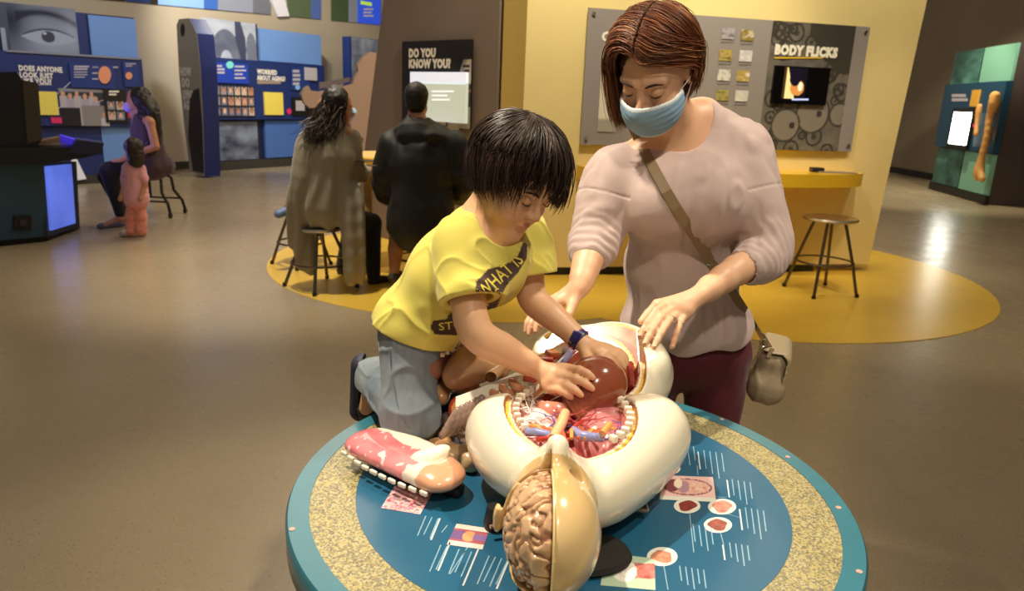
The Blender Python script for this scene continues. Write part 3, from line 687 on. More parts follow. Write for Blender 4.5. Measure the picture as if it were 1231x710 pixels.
# ------------------------------------------------------------------ round display table
TC = (.12, 1.21); TZ = .70
tb = empty('display_table', (TC[0], TC[1], 0), 'round blue display table with a gravel ring and anatomy prints in the foreground', 'table')
M_rim = mat('table rim blue', '2F6F80', rough=.3, noise=.08, nscale=20, coat=.3)
M_tblue = mat('table centre blue', '205C7C', rough=.3, noise=.04, nscale=5, coat=.15)
M_skirt = mat('table skirt', '6E7A80', rough=.5, noise=.1, nscale=6)
M_gravel = mat('gravel resin', 'B9AE84', rough=.4, coat=.3)
def gravel():
    nt = M_gravel.node_tree; N = nt.nodes; L = nt.links; bs = N['Principled BSDF']; tc = N.new('ShaderNodeTexCoord')
    v = N.new('ShaderNodeTexVoronoi'); v.inputs['Scale'].default_value = 320; L.new(tc.outputs['Object'], v.inputs[0])
    r = N.new('ShaderNodeValToRGB'); r.color_ramp.interpolation = 'CONSTANT'; e = r.color_ramp.elements
    cols = ['A0946C', '7C765E', 'B0A67C', '8E845A', 'AA9C60', '6C6854', 'ABA382']
    e[0].color = (*lin(cols[0]), 1); e[1].position = 1/7; e[1].color = (*lin(cols[1]), 1)
    for i in range(2, 7): x = e.new(i/7); x.color = (*lin(cols[i]), 1)
    L.new(v.outputs['Color'], r.inputs[0]); L.new(r.outputs[0], bs.inputs['Base Color'])
    bp = N.new('ShaderNodeBump'); bp.inputs['Strength'].default_value = .3; bp.inputs['Distance'].default_value = .001; L.new(v.outputs['Distance'], bp.inputs['Height']); L.new(bp.outputs[0], bs.inputs['Normal'])
gravel()
MB().lathe([(.36, .0), (.36, .04), (.40, .05), (.455, .58), (.47, TZ-.06)], (*TC, 0), 96).build('drum', M_skirt, tb, smooth=True)
MB().lathe([(.462, TZ-.06), (.494, TZ-.06), (.500, TZ-.052), (.500, TZ-.006), (.496, TZ), (.462, TZ)], (*TC, 0), 128, cap=False).build('rim', M_rim, tb, smooth=True)
MB().lathe([(.385, TZ-.03), (.462, TZ-.03), (.462, TZ-.0008), (.385, TZ-.0008)], (*TC, 0), 128, cap=False).build('gravel_ring', M_gravel, tb)
MB().lathe([(.385, TZ-.03), (.385, TZ), (.0, TZ)], (*TC, 0), 128, cap=False).build('centre_disc', M_tblue, tb)
for px in ((868, 504), (947, 549), (1008, 610), (1033, 687), (351, 636)):
    p = atz(*px, TZ); MB().lathe([(.005, 0), (.005, .001), (0, .0012)], (p.x, p.y, TZ), 10, cap=False).build('screw_cap', mat('pink cap', 'C9A090', rough=.4), tb)
# prints laid into the table top
def tprint(name, quadpx, fn, parent=tb, nx=36, ny=36, z=TZ+.0006):
    P = [np.array(atz(*p, z)) for p in quadpx]; s_, t_ = np.meshgrid(np.linspace(0, 1, nx+1), np.linspace(0, 1, ny+1)); s_ = s_.ravel(); t_ = t_.ravel()
    V = (np.outer((1-s_)*(1-t_), P[0])+np.outer(s_*(1-t_), P[1])+np.outer(s_*t_, P[2])+np.outer((1-s_)*t_, P[3]))
    idx = np.arange((nx+1)*(ny+1)).reshape(ny+1, nx+1); F = np.stack([idx[:-1, :-1], idx[:-1, 1:], idx[1:, 1:], idx[1:, :-1]], -1).reshape(-1, 4)
    n = np.cross(V[F[0, 1]]-V[F[0, 0]], V[F[0, 3]]-V[F[0, 0]])
    if n[2] < 0: F = F[:, ::-1]
    me = mesh(name, V, F); vcol(me, fn(s_, t_)); return link(name, me, mat('table print', attr='Col', rough=.25, coat=.5), parent)
def tissue(seed, base, veins, spot_c=None):
    def f(s, t):
        g = fbm2(s, t, 4, seed); C = mix(np.array(lin(base)), np.array(lin('F3DCD2')), .5+.6*g)
        v = np.abs(fbm2(s, t, 6, seed+5)) < .06; C[v] = lin(veins); v = np.abs(fbm2(s, t, 7, seed+9)) < .035; C[v] = lin('8E86B8')
        if spot_c: m = (((s-.3)/.2)**2+((t-.35)/.28)**2 < 1); C[m] = lin(spot_c)
        return C
    return f
tprint('lung_print', [(475, 583), (521, 590), (505, 618), (458, 610)], tissue(3, 'D98C94', 'C94A58', 'B58A8C'))
def chestp(s, t):
    C = np.tile(lin('E8D9CE'), (len(s), 1)); m = (t > .2) & (t < .8); C[m] = lin('B0606A'); m = (t > .3) & (t < .7) & (s < .35); C[m] = lin('7A5B8C')
    m = ((s-.5)/.18)**2+((t-.5)/.25)**2 < 1; C[m] = lin('E0A070'); m = (s > .62) & (np.abs(t-.5) < .12); C[m] = lin('8E6FA8'); return C
tprint('chest_print', [(549, 629), (589, 635), (580, 660), (537, 654)], chestp)
def torsop(s, t):
    C = np.tile(lin('EFC6C0'), (len(s), 1)); C[(t > .86)] = lin('E9EADF')
    a = ((s-.5)/.46)**2+((t-.45)/.34)**2; C[a < 1] = lin('8C5566'); C[a < .78] = lin('E9B6AE')
    m = ((s-.2)/.17)**2+((t-.4)/.26)**2 < 1; C[m] = lin('7B3E46'); m = ((s-.42)/.12)**2+((t-.45)/.25)**2 < 1; C[m] = lin('B88FA0'); m = ((s-.32)/.08)**2+((t-.32)/.2)**2 < 1; C[m] = lin('F6E6D0')
    m = ((s-.72)/.2)**2+((t-.45)/.24)**2 < 1; C[m] = mix(np.array(lin('F3CDBB')), np.array(lin('D89488')), fbm2(s, t, 14, 4)*1.2+.4)[m]; return C
tprint('torso_print', [(796, 571), (857, 573), (861, 603), (793, 600)], torsop, nx=60)
def heartp(s, t):
    C = np.tile(lin('B8CDB4'), (len(s), 1)); m = ((s-.2)/.25)**2+((t-.4)/.22)**2 < 1; C[m] = lin('D28C78')
    m = (s > .5) & (np.abs(t-.52+.1*s) < .24); C[m] = mix(np.array(lin('B05A50')), np.array(lin('D9908A')), fbm2(s, t, 9, 2)+.5)[m]
    m = ((s-.42)/.24)**2+((t-.5)/.34)**2 < 1; C[m] = mix(np.array(lin('F4EFE4')), np.array(lin('B0A8A4')), fbm2(s, t, 12, 7))[m]; return C
tprint('heart_print', [(727, 664), (787, 671), (788, 709), (722, 703)], heartp, nx=50)
def ovp(px, rx, ry, c1, c2, seed):
    n = 28; mb = MB(); p = [atz(px[0]+rx*math.cos(2*PI*k/n), px[1]+ry*math.sin(2*PI*k/n), TZ) for k in range(n)]
    mb.add([(q.x, q.y, TZ+.0005) for q in p], [tuple(range(n))]); o = mb.build('oval_print', mat('print white', 'E9E9DC', rough=.25, coat=.5), tb)
    mb = MB(); p = [atz(px[0]+rx*(.68+.1*math.sin(3*a+seed))*math.cos(a), px[1]+ry*(.66+.12*math.cos(2*a+seed))*math.sin(a), TZ) for a in (2*PI*k/n for k in range(n))]
    mb.add([(q.x, q.y, TZ+.0009) for q in p], [tuple(range(n))]); mb.build('organ_print', mat('organ print '+c1, c1, rough=.25, noise=.35, nscale=90, coat=.5), o)
for a_ in (((806, 563), 12, 7, 'D29A80', '', 1), ((826, 608), 16, 9, '8A3A36', '', 2), ((868, 609), 17, 9.5, 'D98C7C', '', 3), ((863, 631), 17, 9.5, '9A5A50', '', 4), ((796, 669), 18.5, 11.5, 'D08A6E', '', 5)): ovp(*a_)
M_tt = mat('table lettering', '8FB4C6', rough=.3, coat=.4)
M_tb = mat('table heading', 'CFDADE', rough=.3, coat=.4)
def tline(px0, px1, wd=.0032, m=M_tt, name='text_line'):
    a, c = atz(*px0, TZ), atz(*px1, TZ); d = (c-a).normalized(); n = Vector((-d.y, d.x, 0))*wd/2; z = Vector((0, 0, .0006))
    MB().add([a-n+z, c-n+z, c+n+z, a+n+z], [(0, 1, 2, 3)]).build(name, m, tb)
for (x, y, h_, n_, bold) in ((812, 533, 24, 4, 0), (839, 543, 30, 1, 1), (846, 541, 32, 4, 0), (874, 577, 30, 1, 1), (880, 576, 28, 4, 0), (889, 612, 36, 1, 1), (896, 610, 36, 4, 0), (833, 630, 30, 4, 0), (869, 655, 26, 1, 1), (877, 652, 26, 4, 0), (817, 680, 26, 5, 0)):
    for k in range(n_):
        hh = h_*(.7+.3*((k*7) % 3)/2); X = x+k*7.2; Y = y+k*1.2; sl = .13
        tline((X, Y), (X+sl*hh, Y+hh), .0026 if bold else .0018, M_tb if bold else M_tt)
for (x, y, h_, n_, bold) in ((529, 623, 26, 1, 1), (512, 620, 24, 3, 0), (530, 655, 32, 2, 0), (541, 652, 34, 1, 1), (552, 660, 30, 3, 0), (575, 660, 44, 1, 1), (588, 668, 34, 4, 0), (612, 672, 36, 1, 1)):
    for k in range(n_): X = x+k*7.5; tline((X, y+k*1.5), (X-h_*.42, y+k*1.5+h_*(1-.12*(k % 2))), .0026 if bold else .0018, M_tb if bold else M_tt)
for a_, c_ in (((829, 617), (834, 664)), ((866, 640), (870, 655)), ((798, 680), (803, 709)), ((857, 597), (873, 598)), ((838, 560), (839, 571)), ((580, 640), (606, 642)), ((562, 658), (541, 690)), ((538, 631), (531, 640)), ((875, 618), (889, 622))):
    tline(a_, c_, .0015)

# ------------------------------------------------------------------ anatomical torso model
plastic = lambda n_, attr='Col', c=None, r=.22: mat(n_, c, attr=attr if c is None else None, rough=r, coat=.6, coatr=.06, sss=.05)
M_plas = plastic('glossy model plastic')
tm = empty('anatomy_model', (.16, 1.25, TZ), 'life size plastic anatomy torso lying open on the blue table with exposed brain', 'anatomy model')
T = Shape(); T.BIG = .06
T.ell((.125, 1.24, .78), (.145, .15, .085), k=.03).ell((.165, 1.40, .80), (.135, .15, .095), k=.03).ell((.228, 1.50, .815), (.128, .125, .108), k=.05)
T.ell((.135, 1.545, .835), (.085, .062, .062), k=.03).ell((.16, 1.50, .78), (.09, .09, .07), k=.03)
T.curve([(.055, 1.05, .80), (.02, 1.13, .795), (-.005, 1.215, .80)], (.040, .057, .066), 3, k=.03)
T.curve([(.13, 1.03, .785), (.20, 1.13, .785), (.265, 1.235, .80)], (.05, .062, .070), 3, k=.03)
T.cap((.065, .96, .79), (.10, 1.10, .79), .055, .05, k=.03)
T.ell((.066, .912, .792), (.073, .092, .088), k=.02)                     # head
T.ell((.075, .995, .81), (.052, .06, .055), k=.03)                      # jaw
T.cap((.071, .955, .868), (.074, .975, .898), .012, .010, k=.02).sphere((.076, 1.03, .855), .018, k=.02)
T.cap((.080, 1.005, .82), (.077, .978, .890), .044, .009, k=.03)
T.ell((.035, .955, .853), (.016, .012, .012), k=.012, op='s').ell((.105, .955, .853), (.016, .012, .012), k=.012, op='s')
T.ell((-.008, .955, .785), (.007, .018, .022), k=.006)                  # ear

T.ell((.30, 1.445, .86), (.03, .04, .03), k=.03)                       # soft hip bulge
skinfn = T.ev; 
CAV = Shape(); CAV.BIG = .06
CAV.ell((.110, 1.185, .875), (.102, .140, .098), k=.03).ell((.165, 1.385, .905), (.100, .122, .135), k=.03)
def cavfn(p): return CAV.ev(p)
skin_only = Shape(); skin_only.BIG = .06; skin_only.pr = list(T.pr)
T.custom('s', lambda p: np.maximum(np.maximum(p[:, 0]-.0665, p[:, 1]-(.965+.25*(p[:, 0]-.066))), .735-p[:, 2]), (-.05, .78, .70), (.0665, .98, .93), 0)
T.custom('s', cavfn, (-.02, 1.04, .74), (.32, 1.53, .98), .003)
T.custom('s', lambda p: -((p[:, 2]-.868)*.8-(p[:, 1]-1.52)*.62-(p[:, 0]-.12)*.3) , (.03, 1.47, .80), (.215, 1.63, .93), .002)
def lipfn(p): return np.maximum(CAV.ev(p)-.015, -(skin_only.ev(p)+.010))
T.custom('s', lipfn, (-.03, 1.02, .78), (.34, 1.55, .98), .001)
def tcolor(V):
    V = V.astype(np.float32); s = np.concatenate([skin_only.ev(V[i:i+20000]) for i in range(0, len(V), 20000)]); c = np.concatenate([CAV.ev(V[i:i+20000]) for i in range(0, len(V), 20000)])
    C = np.tile(lin('F1E8CF'), (len(V), 1)); n1 = vnoise(V, 14, 3)
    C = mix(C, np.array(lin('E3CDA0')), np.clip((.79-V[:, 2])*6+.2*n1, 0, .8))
    he = np.sqrt((((V-(.066, .915, .80))/(.092, .105, .10))**2).sum(1)); hd = (he < 1.0) & (s > -.003); C[hd] = mix(np.array(lin('E2C48C')), np.array(lin('C99F62')), np.clip(.5+.5*n1[hd], 0, 1))
    inn = c < .0045; red = mix(np.array(lin('8C3A22')), np.array(lin('B55A3A')), .5+.5*vnoise(V, 30, 5))
    pk = mix(np.array(lin('D98E8A')), np.array(lin('B8504A')), .5+.6*vnoise(V, 45, 8))
    inc = mix(pk, red, np.clip((V[:, 1]-1.27)*30, 0, 1)); C[inn] = inc[inn]
    for lo_, hi_, col in ((-.004, .01, 'EFE3C4'), (-.008, -.004, 'D9B648'), (-.010, -.008, 'B8402C'), (-.0135, -.010, 'EBD9B8'), (-.0155, -.0135, '9C3526')):
        m = inn & (s > lo_) & (s <= hi_); C[m] = lin(col)
    lip = (s < -.0035) & (c > .0005) & (c < .0165) & (V[:, 1] > 1.03)
    for lo_, hi_, col in ((.0005, .003, '9C3526'), (.003, .0075, 'EDE0C2'), (.0075, .0125, 'DDB748'), (.0125, .0165, 'A0583A')):
        m = lip & (c > lo_) & (c <= hi_); C[m] = lin(col)
    cut = (~inn) & (~lip) & (s < -.003) & (V[:, 1] > 1.4); C[cut] = mix(np.array(lin('B39A78')), np.array(lin('8E5A44')), .4+.5*vnoise(V, 40, 6))[cut]; C[cut & (s > -.008)] = lin('C9A348'); C[cut & (s < -.03)] = lin('B66A4A')
    cut = (~inn) & (s < -.003) & (V[:, 1] < 1.0); C[cut] = lin('C9A66E')
    return C
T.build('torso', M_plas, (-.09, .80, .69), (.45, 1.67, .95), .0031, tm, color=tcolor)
# brain, right half shown where the scalp is off
Bn = Shape(); Bn.BIG = .06; Bn.ell((.063, .915, .792), (.061, .083, .080), k=0)
def gyri(p):
    q = p*np.array([1.0, 1.0, 1.0], np.float32); w1 = np.stack([vnoise(q, 30, 1), vnoise(q, 30, 2), vnoise(q, 30, 3)], 1)*.012
    q = q+w1; r = np.abs(vnoise(q*np.array([.75, 1.05, 1.0], np.float32), 98, 4)); return np.clip((.0046-.016*r), -.002, .0046).astype(np.float32)
Bn.custom('d', gyri, (-.1, .7, .6), (.2, 1.1, 1), 0); Bn.custom('s', lambda p: .0655-p[:, 0]+0*p[:, 0] if False else -(p[:, 0]-.0655)*-1*-1, (.0655, .7, .6), (.2, 1.1, 1), 0)
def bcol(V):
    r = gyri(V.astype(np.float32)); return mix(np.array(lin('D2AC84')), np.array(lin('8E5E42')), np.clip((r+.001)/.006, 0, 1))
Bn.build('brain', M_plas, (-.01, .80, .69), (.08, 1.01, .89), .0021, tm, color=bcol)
pts = []
for k in range(25):
    a = PI*(-.12+.62*k/24); pts.append((.066-.060*math.cos(a), .963-.004*math.cos(a), .79+.0715*math.sin(a)))
MB().tube(pts, [.0045]*25, 8).build('scalp_edge', plastic('scalp edge', None, '9A7446'), tm, smooth=True)
pts = [(.0665, .91-.0925*math.sin(a), .79+.089*math.cos(a)) for a in np.linspace(-.55, 2.3, 30)]
MB().tube(pts, .0016, 6).build('seam', plastic('seam', None, 'E9D29C'), tm, smooth=True)
# chest contents
def pnet(col_a, col_b, sc_, th, seed, dots=None):
    def f(V):
        g = vnoise(V, sc_, seed)+.4*vnoise(V, sc_*2.3, seed+1); C = mix(np.array(lin(col_a)), np.array(lin(col_b)), .5+.4*g)
        if dots: 
            d = vnoise(V, 95, seed+4) > .62; C[d] = lin(dots)
        else:
            v = np.abs(g) < th; C[v] = lin('F2E2DC'); v = np.abs(vnoise(V, sc_*1.3, seed+7)) < .035; C[v] = lin('C0545A')
        return C
    return f
L1 = Shape(); L1.BIG = .05; L1.ell((.055, 1.205, .80), (.048, .085, .045)).ell((.05, 1.25, .79), (.05, .05, .04)); L1.build('lung', M_plas, (-.03, 1.08, .73), (.13, 1.33, .86), .003, tm, color=pnet('DB8086', 'EFC0BA', 26, .16, 4), label='pink lung with white branching tubes')
L2 = Shape(); L2.BIG = .05; L2.ell((.165, 1.205, .80), (.045, .085, .050)).ell((.19, 1.24, .80), (.045, .05, .045)); L2.build('lung', M_plas, (.08, 1.08, .73), (.27, 1.33, .87), .003, tm, color=pnet('CC7478', 'DB9494', 20, .1, 9, 'F3D6CC'), label='pink lung with pale dots')
L3 = Shape(); L3.BIG = .05; L3.ell((.085, 1.245, .83), (.036, .04, .03), R=basis((.6, .8, 0), (0, 0, 1))).ell((.085, 1.255, .845), (.026, .028, .02), op='s', k=.006); L3.build('heart_shell', M_plas, (.02, 1.17, .78), (.15, 1.32, .89), .0028, tm, color=lambda V: mix(np.array(lin('C9826E')), np.array(lin('9A4436')), np.clip((.845-V[:, 2])*30, 0, 1)))
r_ = np.random.default_rng(5)
def branch(mb, p, d, L_, r0, lvl):
    p = Vector(p); d = Vector(d).normalized(); pts = [p]; 
    for i in range(4):
        d = (d + Vector(r_.normal(0, .28, 3))).normalized(); d.z *= .5; p = p + d*L_/4; p.z = min(max(p.z, .80), .86); pts.append(p.copy())
    mb.tube(pts, [r0*(1-.15*i) for i in range(5)], 5)
    if lvl:
        for k in range(3): branch(mb, pts[2+(k % 3)], d + Vector(r_.normal(0, .8, 3)), L_*.7, r0*.6, lvl-1)
for nm, col, seeds in (('bronchial_tree', 'F1E8DE', ((.075, 1.13, .845), (.04, 1.17, .84), (.03, 1.22, .835), (.06, 1.21, .845))), ('artery_tree', 'B04A44', ((.08, 1.12, .84), (.10, 1.16, .845), (.14, 1.13, .85))), ('vein_tree', '5560B0', ((.06, 1.12, .835), (.15, 1.12, .84)))):
    mb = MB()
    for s_ in seeds: branch(mb, s_, (r_.normal(0, .6), 1, 0), .06, .0028, 2)
    mb.build(nm, plastic(nm+' plastic', None, col), tm, smooth=True)
for pts, r0, col, nm in (([(.075, 1.08, .855), (.09, 1.12, .862), (.10, 1.17, .86)], .009, 'E7B98A', 'windpipe'), ([(.035, 1.115, .848), (.05, 1.095, .858), (.07, 1.09, .856)], .007, '8E92C4', 'blue_vein'), ([(.155, 1.10, .850), (.14, 1.085, .858), (.12, 1.09, .858), (.112, 1.12, .852)], .0075, '8E92C4', 'blue_vein'), ([(.10, 1.10, .852), (.115, 1.13, .855), (.13, 1.17, .845)], .0045, 'B5322C', 'red_artery'), ([(.05, 1.085, .85), (.07, 1.07, .86), (.10, 1.065, .86)], .0045, 'C4572C', 'red_artery'), ([(.155, 1.09, .862), (.17, 1.12, .865)], .006, 'E2A25C', 'muscle_strand')):
    mb = MB(); mb.tube(pts, r0, 10); mb.build(nm, plastic(nm, None, col), tm, smooth=True)
for k in range(9):
    a = -1.1+2.2*k/8; x0, y0 = .105+.040*math.sin(a), 1.085-.004*math.cos(a); x1, y1 = .108+.085*math.sin(a), 1.125+.030*(1-math.cos(a))
    MB().tube([(x0, y0, .856), ((x0+x1)/2, (y0+y1)/2, .860), (x1, y1, .848)], [.003, .0042, .0025], 7).build('muscle_strand', plastic('strand '+'ab'[k % 2], None, ('E2A25C', 'C9654A')[k % 2]), tm, smooth=True)
# cut rib ends along the rim
def rimpt(a, cx, cy, rx, ry, z): return (cx+rx*math.cos(a), cy+ry*math.sin(a), z)
ribm = plastic('rib plastic', None, 'F3EDD9')
for k in range(9):
    a = PI*(.74+.44*k/8); p = rimpt(a, .112, 1.19, .097, .130, .855)
    me = MB().box(p, (.006, .0048, .006), Matrix.Rotation(a, 3, 'Z'), .0022).build('rib_end', ribm, tm, smooth=True)
for k in range(9):
    a = PI*(-.30+.44*k/8); p = rimpt(a, .114, 1.19, .100, .132, .858)
    MB().box(p, (.007, .0048, .006), Matrix.Rotation(a, 3, 'Z'), .0022).build('rib_end', ribm, tm, smooth=True)
for k in range(4):
    p = tuple(hitpt(skin_only, *((777, 401), (785, 396), (792, 402), (797, 395))[k], .002)); MB().box(p, (.006, .005, .004), None, .002).build('rib_end', ribm, tm, smooth=True)
DI = Shape(); DI.BIG = .05; DI.ell((.13, 1.285, .80), (.075, .02, .052), R=basis((-.2, 1, 0), (0, 0, 1))); DI.build('diaphragm', M_plas, (.03, 1.22, .73), (.23, 1.35, .87), .003, tm, color=lambda V: mix(np.array(lin('D8A08C')), np.array(lin('9A4A3C')), .5+.6*vnoise(V, 40, 2)))
ML = Shape(); ML.BIG = .05
for k in range(7): ML.cap((.23+.006*k, 1.40+.012*k, .80+.008*math.sin(k)), (.25, 1.37+.01*k, .835+.004*k), .010, .008, k=.004)
ML.build('muscle_bundle', plastic('red muscle', None, '8C2C20'), (.17, 1.32, .75), (.32, 1.53, .90), .003, tm)
MB().tube([(.10, 1.40, .86), (.12, 1.43, .872), (.13, 1.47, .868), (.12, 1.50, .86)], .008, 8).build('blue_vein', plastic('blue_vein', None, '7A80C4'), tm, smooth=True)
for k, (x, y, z, c) in enumerate(((.06, 1.40, .855, 'E8AF62'), (.075, 1.43, .86, 'B5322C'), (.05, 1.44, .85, 'E9DCC0'), (.09, 1.46, .865, 'D07A4A'), (.045, 1.36, .85, 'C9503E'), (.07, 1.35, .86, 'E8DCC8'))):
    MB().box((x, y, z), (.012, .016, .008), Matrix.Rotation(.5+k, 3, 'Z'), .004).build('muscle_section', plastic('section '+c, None, c), tm, smooth=True)
# wire stand under the head and shoulders
wm = mat('stand wire', 'A89078', rough=.3, metal=.7)
MB().tube([(-.02, 1.03, .722), tuple(atz(735, 607, .722)), tuple(atz(779, 614, .722))], .0035, 8).build('stand_bar', wm, tm, smooth=True)
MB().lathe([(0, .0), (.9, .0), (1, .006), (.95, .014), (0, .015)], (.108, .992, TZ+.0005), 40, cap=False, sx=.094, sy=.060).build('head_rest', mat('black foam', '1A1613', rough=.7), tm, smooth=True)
MB().tube([tuple(atz(779, 614, .722)), tuple(atz(776, 600, .735)), tuple(atz(768, 586, .76))], .002, 8).build('stand_wire', wm, tm, smooth=True)
for x in (.03, .09):
    MB().tube([(x, .86, .72), (x, .82, .704), (x+.002, .79, .704)], .003, 8).build('stand_wire', mat('clear stand', 'C8D4D8', rough=.1), tm, smooth=True)
MB().lathe([(.016, 0), (.018, .01), (.013, .04)], (-.014, 1.062, TZ), 20).build('stand_foot', M_black, tm, smooth=True)

# ------------------------------------------------------------------ loose organs
def thing_shape(S, name, loc, label, cat, m, lo, hi, h, color=None, group=None):
    root = empty(name, loc, label, cat, group); S.build('body', m, lo, hi, h, root, color=color); return root
O = Shape(); O.BIG = .05; O.ell((.165, 1.286, .872), (.058, .054, .052), k=.02).ell((.146, 1.264, .852), (.036, .034, .034), k=.04).cap((.12, 1.24, .85), (.135, 1.215, .835), .016, .010, k=.03)
thing_shape(O, 'brown_organ', (.16, 1.28, .84), 'shiny brown egg shaped organ held in the boy\'s hand over the open torso', 'organ model', plastic('brown organ', None, '8E4A30', .16), (.07, 1.18, .80), (.24, 1.37, .96), .0028)
# chest cover lying on its back at the table's left: pink inside, white rib ends along the edge
def P_(x, y, z): return np.array(atz(x, y, z))
cv = empty('chest_cover', tuple(atz(485, 560, TZ)), 'long pink and white chest wall section with rib stubs lying at the table edge', 'anatomy piece')
A0, A1 = P_(440, 532, .735), P_(535, 577, .735)
ax = (A1-A0); LA = np.linalg.norm(ax); ax /= LA; sd = np.cross((0, 0, 1), ax)
CS = Shape(); CS.BIG = .05
for k in range(7):
    t = k/6; w_ = .040+.018*math.sin(PI*(t*.85+.1)); c_ = A0+ax*LA*t + sd*(.012*math.sin(PI*t)) + np.array([0, 0, .004]); CS.ell(c_, (.030, w_, .018), k=.03, R=np.stack([ax, sd, (0, 0, 1)], 1))
CS.ell((A0+A1)/2+sd*.018+(0, 0, .036), (LA*.56, .042, .022), k=.006, op='s', R=np.stack([ax, sd, (0, 0, 1)], 1))
def ccol(V):
    q = V-A0; u = q@ax/LA; v = q@sd; C = np.tile(lin('F0E2D0'), (len(V), 1)); n = vnoise(V, 60, 3)
    up = V[:, 2] > .728
    m = up & (v < .028+.006*n) & (u < .74+.05*n) & (u > -.2); C[m] = mix(np.array(lin('D9606A')), np.array(lin('E99A9C')), .5+.5*vnoise(V, 35, 1))[m]
    m = m & (vnoise(V, 110, 8) > .62); C[m] = lin('F3D3D0')
    m = up & (u > .88+.1*n*.3); C[m] = lin('DDA27E'); m = V[:, 2] < .725; C[m] = lin('D9C39A'); return C
CS.build('body', M_plas, np.minimum(A0, A1)-.07, np.maximum(A0, A1)+(.07, .07, .03), .0027, cv, color=ccol)
for k in range(10):
    t = (k+.2)/10; p = A0+ax*LA*(t*1.12-.06) - sd*(.040+.016*math.sin(PI*(t*.85+.1))) + np.array([0, 0, -.008])
    MB().box(tuple(p), (.0085, .0032, .0040), Matrix.Rotation(math.atan2(ax[1], ax[0]), 3, 'Z'), .002).build('rib_stub', ribm, cv, smooth=True)
for k, t in enumerate((.45, .58)):
    p = A0+ax*LA*t+sd*.030; MB().tube([tuple(p+(0, 0, -.002)), tuple(p+sd*.012+(0, 0, .008)), tuple(p+sd*.024+(0, 0, .010))], .0042, 8).build('rib_bar', ribm, cv, smooth=True)
S_ = Shape(); S_.BIG = .05; S_.curve([tuple(A0+ax*LA*.70+(0, 0, .010)), tuple(A0+ax*LA*.78+sd*.02+(0, 0, .022)), tuple(A0+ax*LA*.80+sd*.045+(0, 0, .026))], (.020, .014, .009), 3, k=.01)
S_.build('white_flap', ribm, A0+ax*LA*.7-.05, A0+ax*LA*.8+.08, .003, cv)
MB().box(tuple(P_(545, 588, .71)), (.018, .014, .010), Matrix.Rotation(-.4, 3, 'Z'), .006).build('stand', M_black, cv, smooth=True)
tan = lambda c1, c2, sc_=40, sd_=2: (lambda V: mix(np.array(lin(c1)), np.array(lin(c2)), .5+.5*vnoise(V, sc_, sd_)))
def coil(name, pxs, zs, rs, label, c1, c2, cat='organ model', k=.006, extra=None, seg=5, bump=0):
    S = Shape(); S.BIG = .05; pts = [tuple(P_(x, y, z)) for (x, y), z in zip(pxs, zs)]; S.curve(pts, rs, seg, k=k)
    if extra: extra(S)
    if bump: S.custom('d', lambda p: (bump*np.sin(vnoise(p, 30, 3)*6)).astype(np.float32), [-9]*3, [9]*3)
    a = np.array(pts); m_ = max(rs)+.03; c = a.mean(0)
    root = empty(name, (c[0], c[1], a[:, 2].min()-max(rs)), label, cat); S.build('body', M_plas, a.min(0)-m_, a.max(0)+m_, .0028, root, color=tan(c1, c2)); return root
coil('pancreas_piece', [(512, 527), (518, 517), (531, 515), (540, 524), (533, 534), (520, 536)], [.72]*6, (.013, .015, .014, .013, .014, .013), 'tan coiled gut piece beside the boy\'s knee', 'D0A376', 'B98A5E')
S = coil('bowel_piece', [(531, 548), (545, 546), (560, 548), (566, 556)], [.718, .722, .722, .718], (.017, .020, .018, .016), 'pale tan lumpy bowel piece beside the chest wall section', 'DCC197', 'C9A678', bump=.002)
coil('colon_piece', [(541, 506), (551, 512), (562, 520), (573, 528)], [.752, .750, .745, .74], (.017, .020, .019, .014), 'purple grey puckered colon piece leaning by the white shoulder', '84706A', '66544F', bump=.0035)
coil('gut_loop', [(530, 478), (532, 466), (546, 460), (562, 464), (572, 474)], [.79, .80, .805, .805, .80], (.016, .018, .019, .018, .015), 'tan curved gut loop on top of the organ pile', 'DDAF80', 'C6935F')
def stx(S): S.ell(P_(575, 438, .86), (.050, .04, .035), k=.03); S.ell(P_(590, 425, .875), (.014, .016, .012), k=.012, op='s'); S.cap(P_(590, 452, .865), P_(606, 440, .875), .012, .008, k=.01)
coil('stomach_piece', [(548, 452), (566, 438), (584, 432), (598, 444)], [.84, .85, .85, .84], (.028, .034, .032, .026), 'large tan stomach piece behind the rib plate', 'D8AE82', 'BE8E62', extra=stx)
tp = coil('jaw_piece', [(513, 446), (530, 428), (552, 414), (570, 408)], [.85, .86, .865, .865], (.026, .030, .028, .022), 'purple brown cut section with a row of white teeth-like knobs', '9A6A58', '7E5242')
for k in range(7):
    p = P_(532+k*6.0, 424-k*3.0+2, .888); MB().box(tuple(p), (.0045, .0045, .0045), None, .0018).build('knob', plastic('knob', None, 'D9C0A0'), tp, smooth=True)
wd = empty('kidney_section', tuple(P_(548, 500, .76)), 'orange wedge shaped section with a red rim under the rib plate', 'organ model')
S = Shape(); S.BIG = .05; S.ell(P_(551, 492, .785), (.020, .024, .027)); c_ = P_(551, 492, .785)
S.plane(c_+np.array([.004, -.012, .006]), (.1, -.9, .4)); S.build('body', M_plas, c_-.05, c_+.05, .0025, wd, color=lambda V: np.where((np.linalg.norm((V-c_)/(.020, .024, .027), axis=1) > .86)[:, None], np.array(lin('C23A24')), mix(np.array(lin('E0A65A')), np.array(lin('8E6A8C')), vnoise(V, 70, 2)*2)))
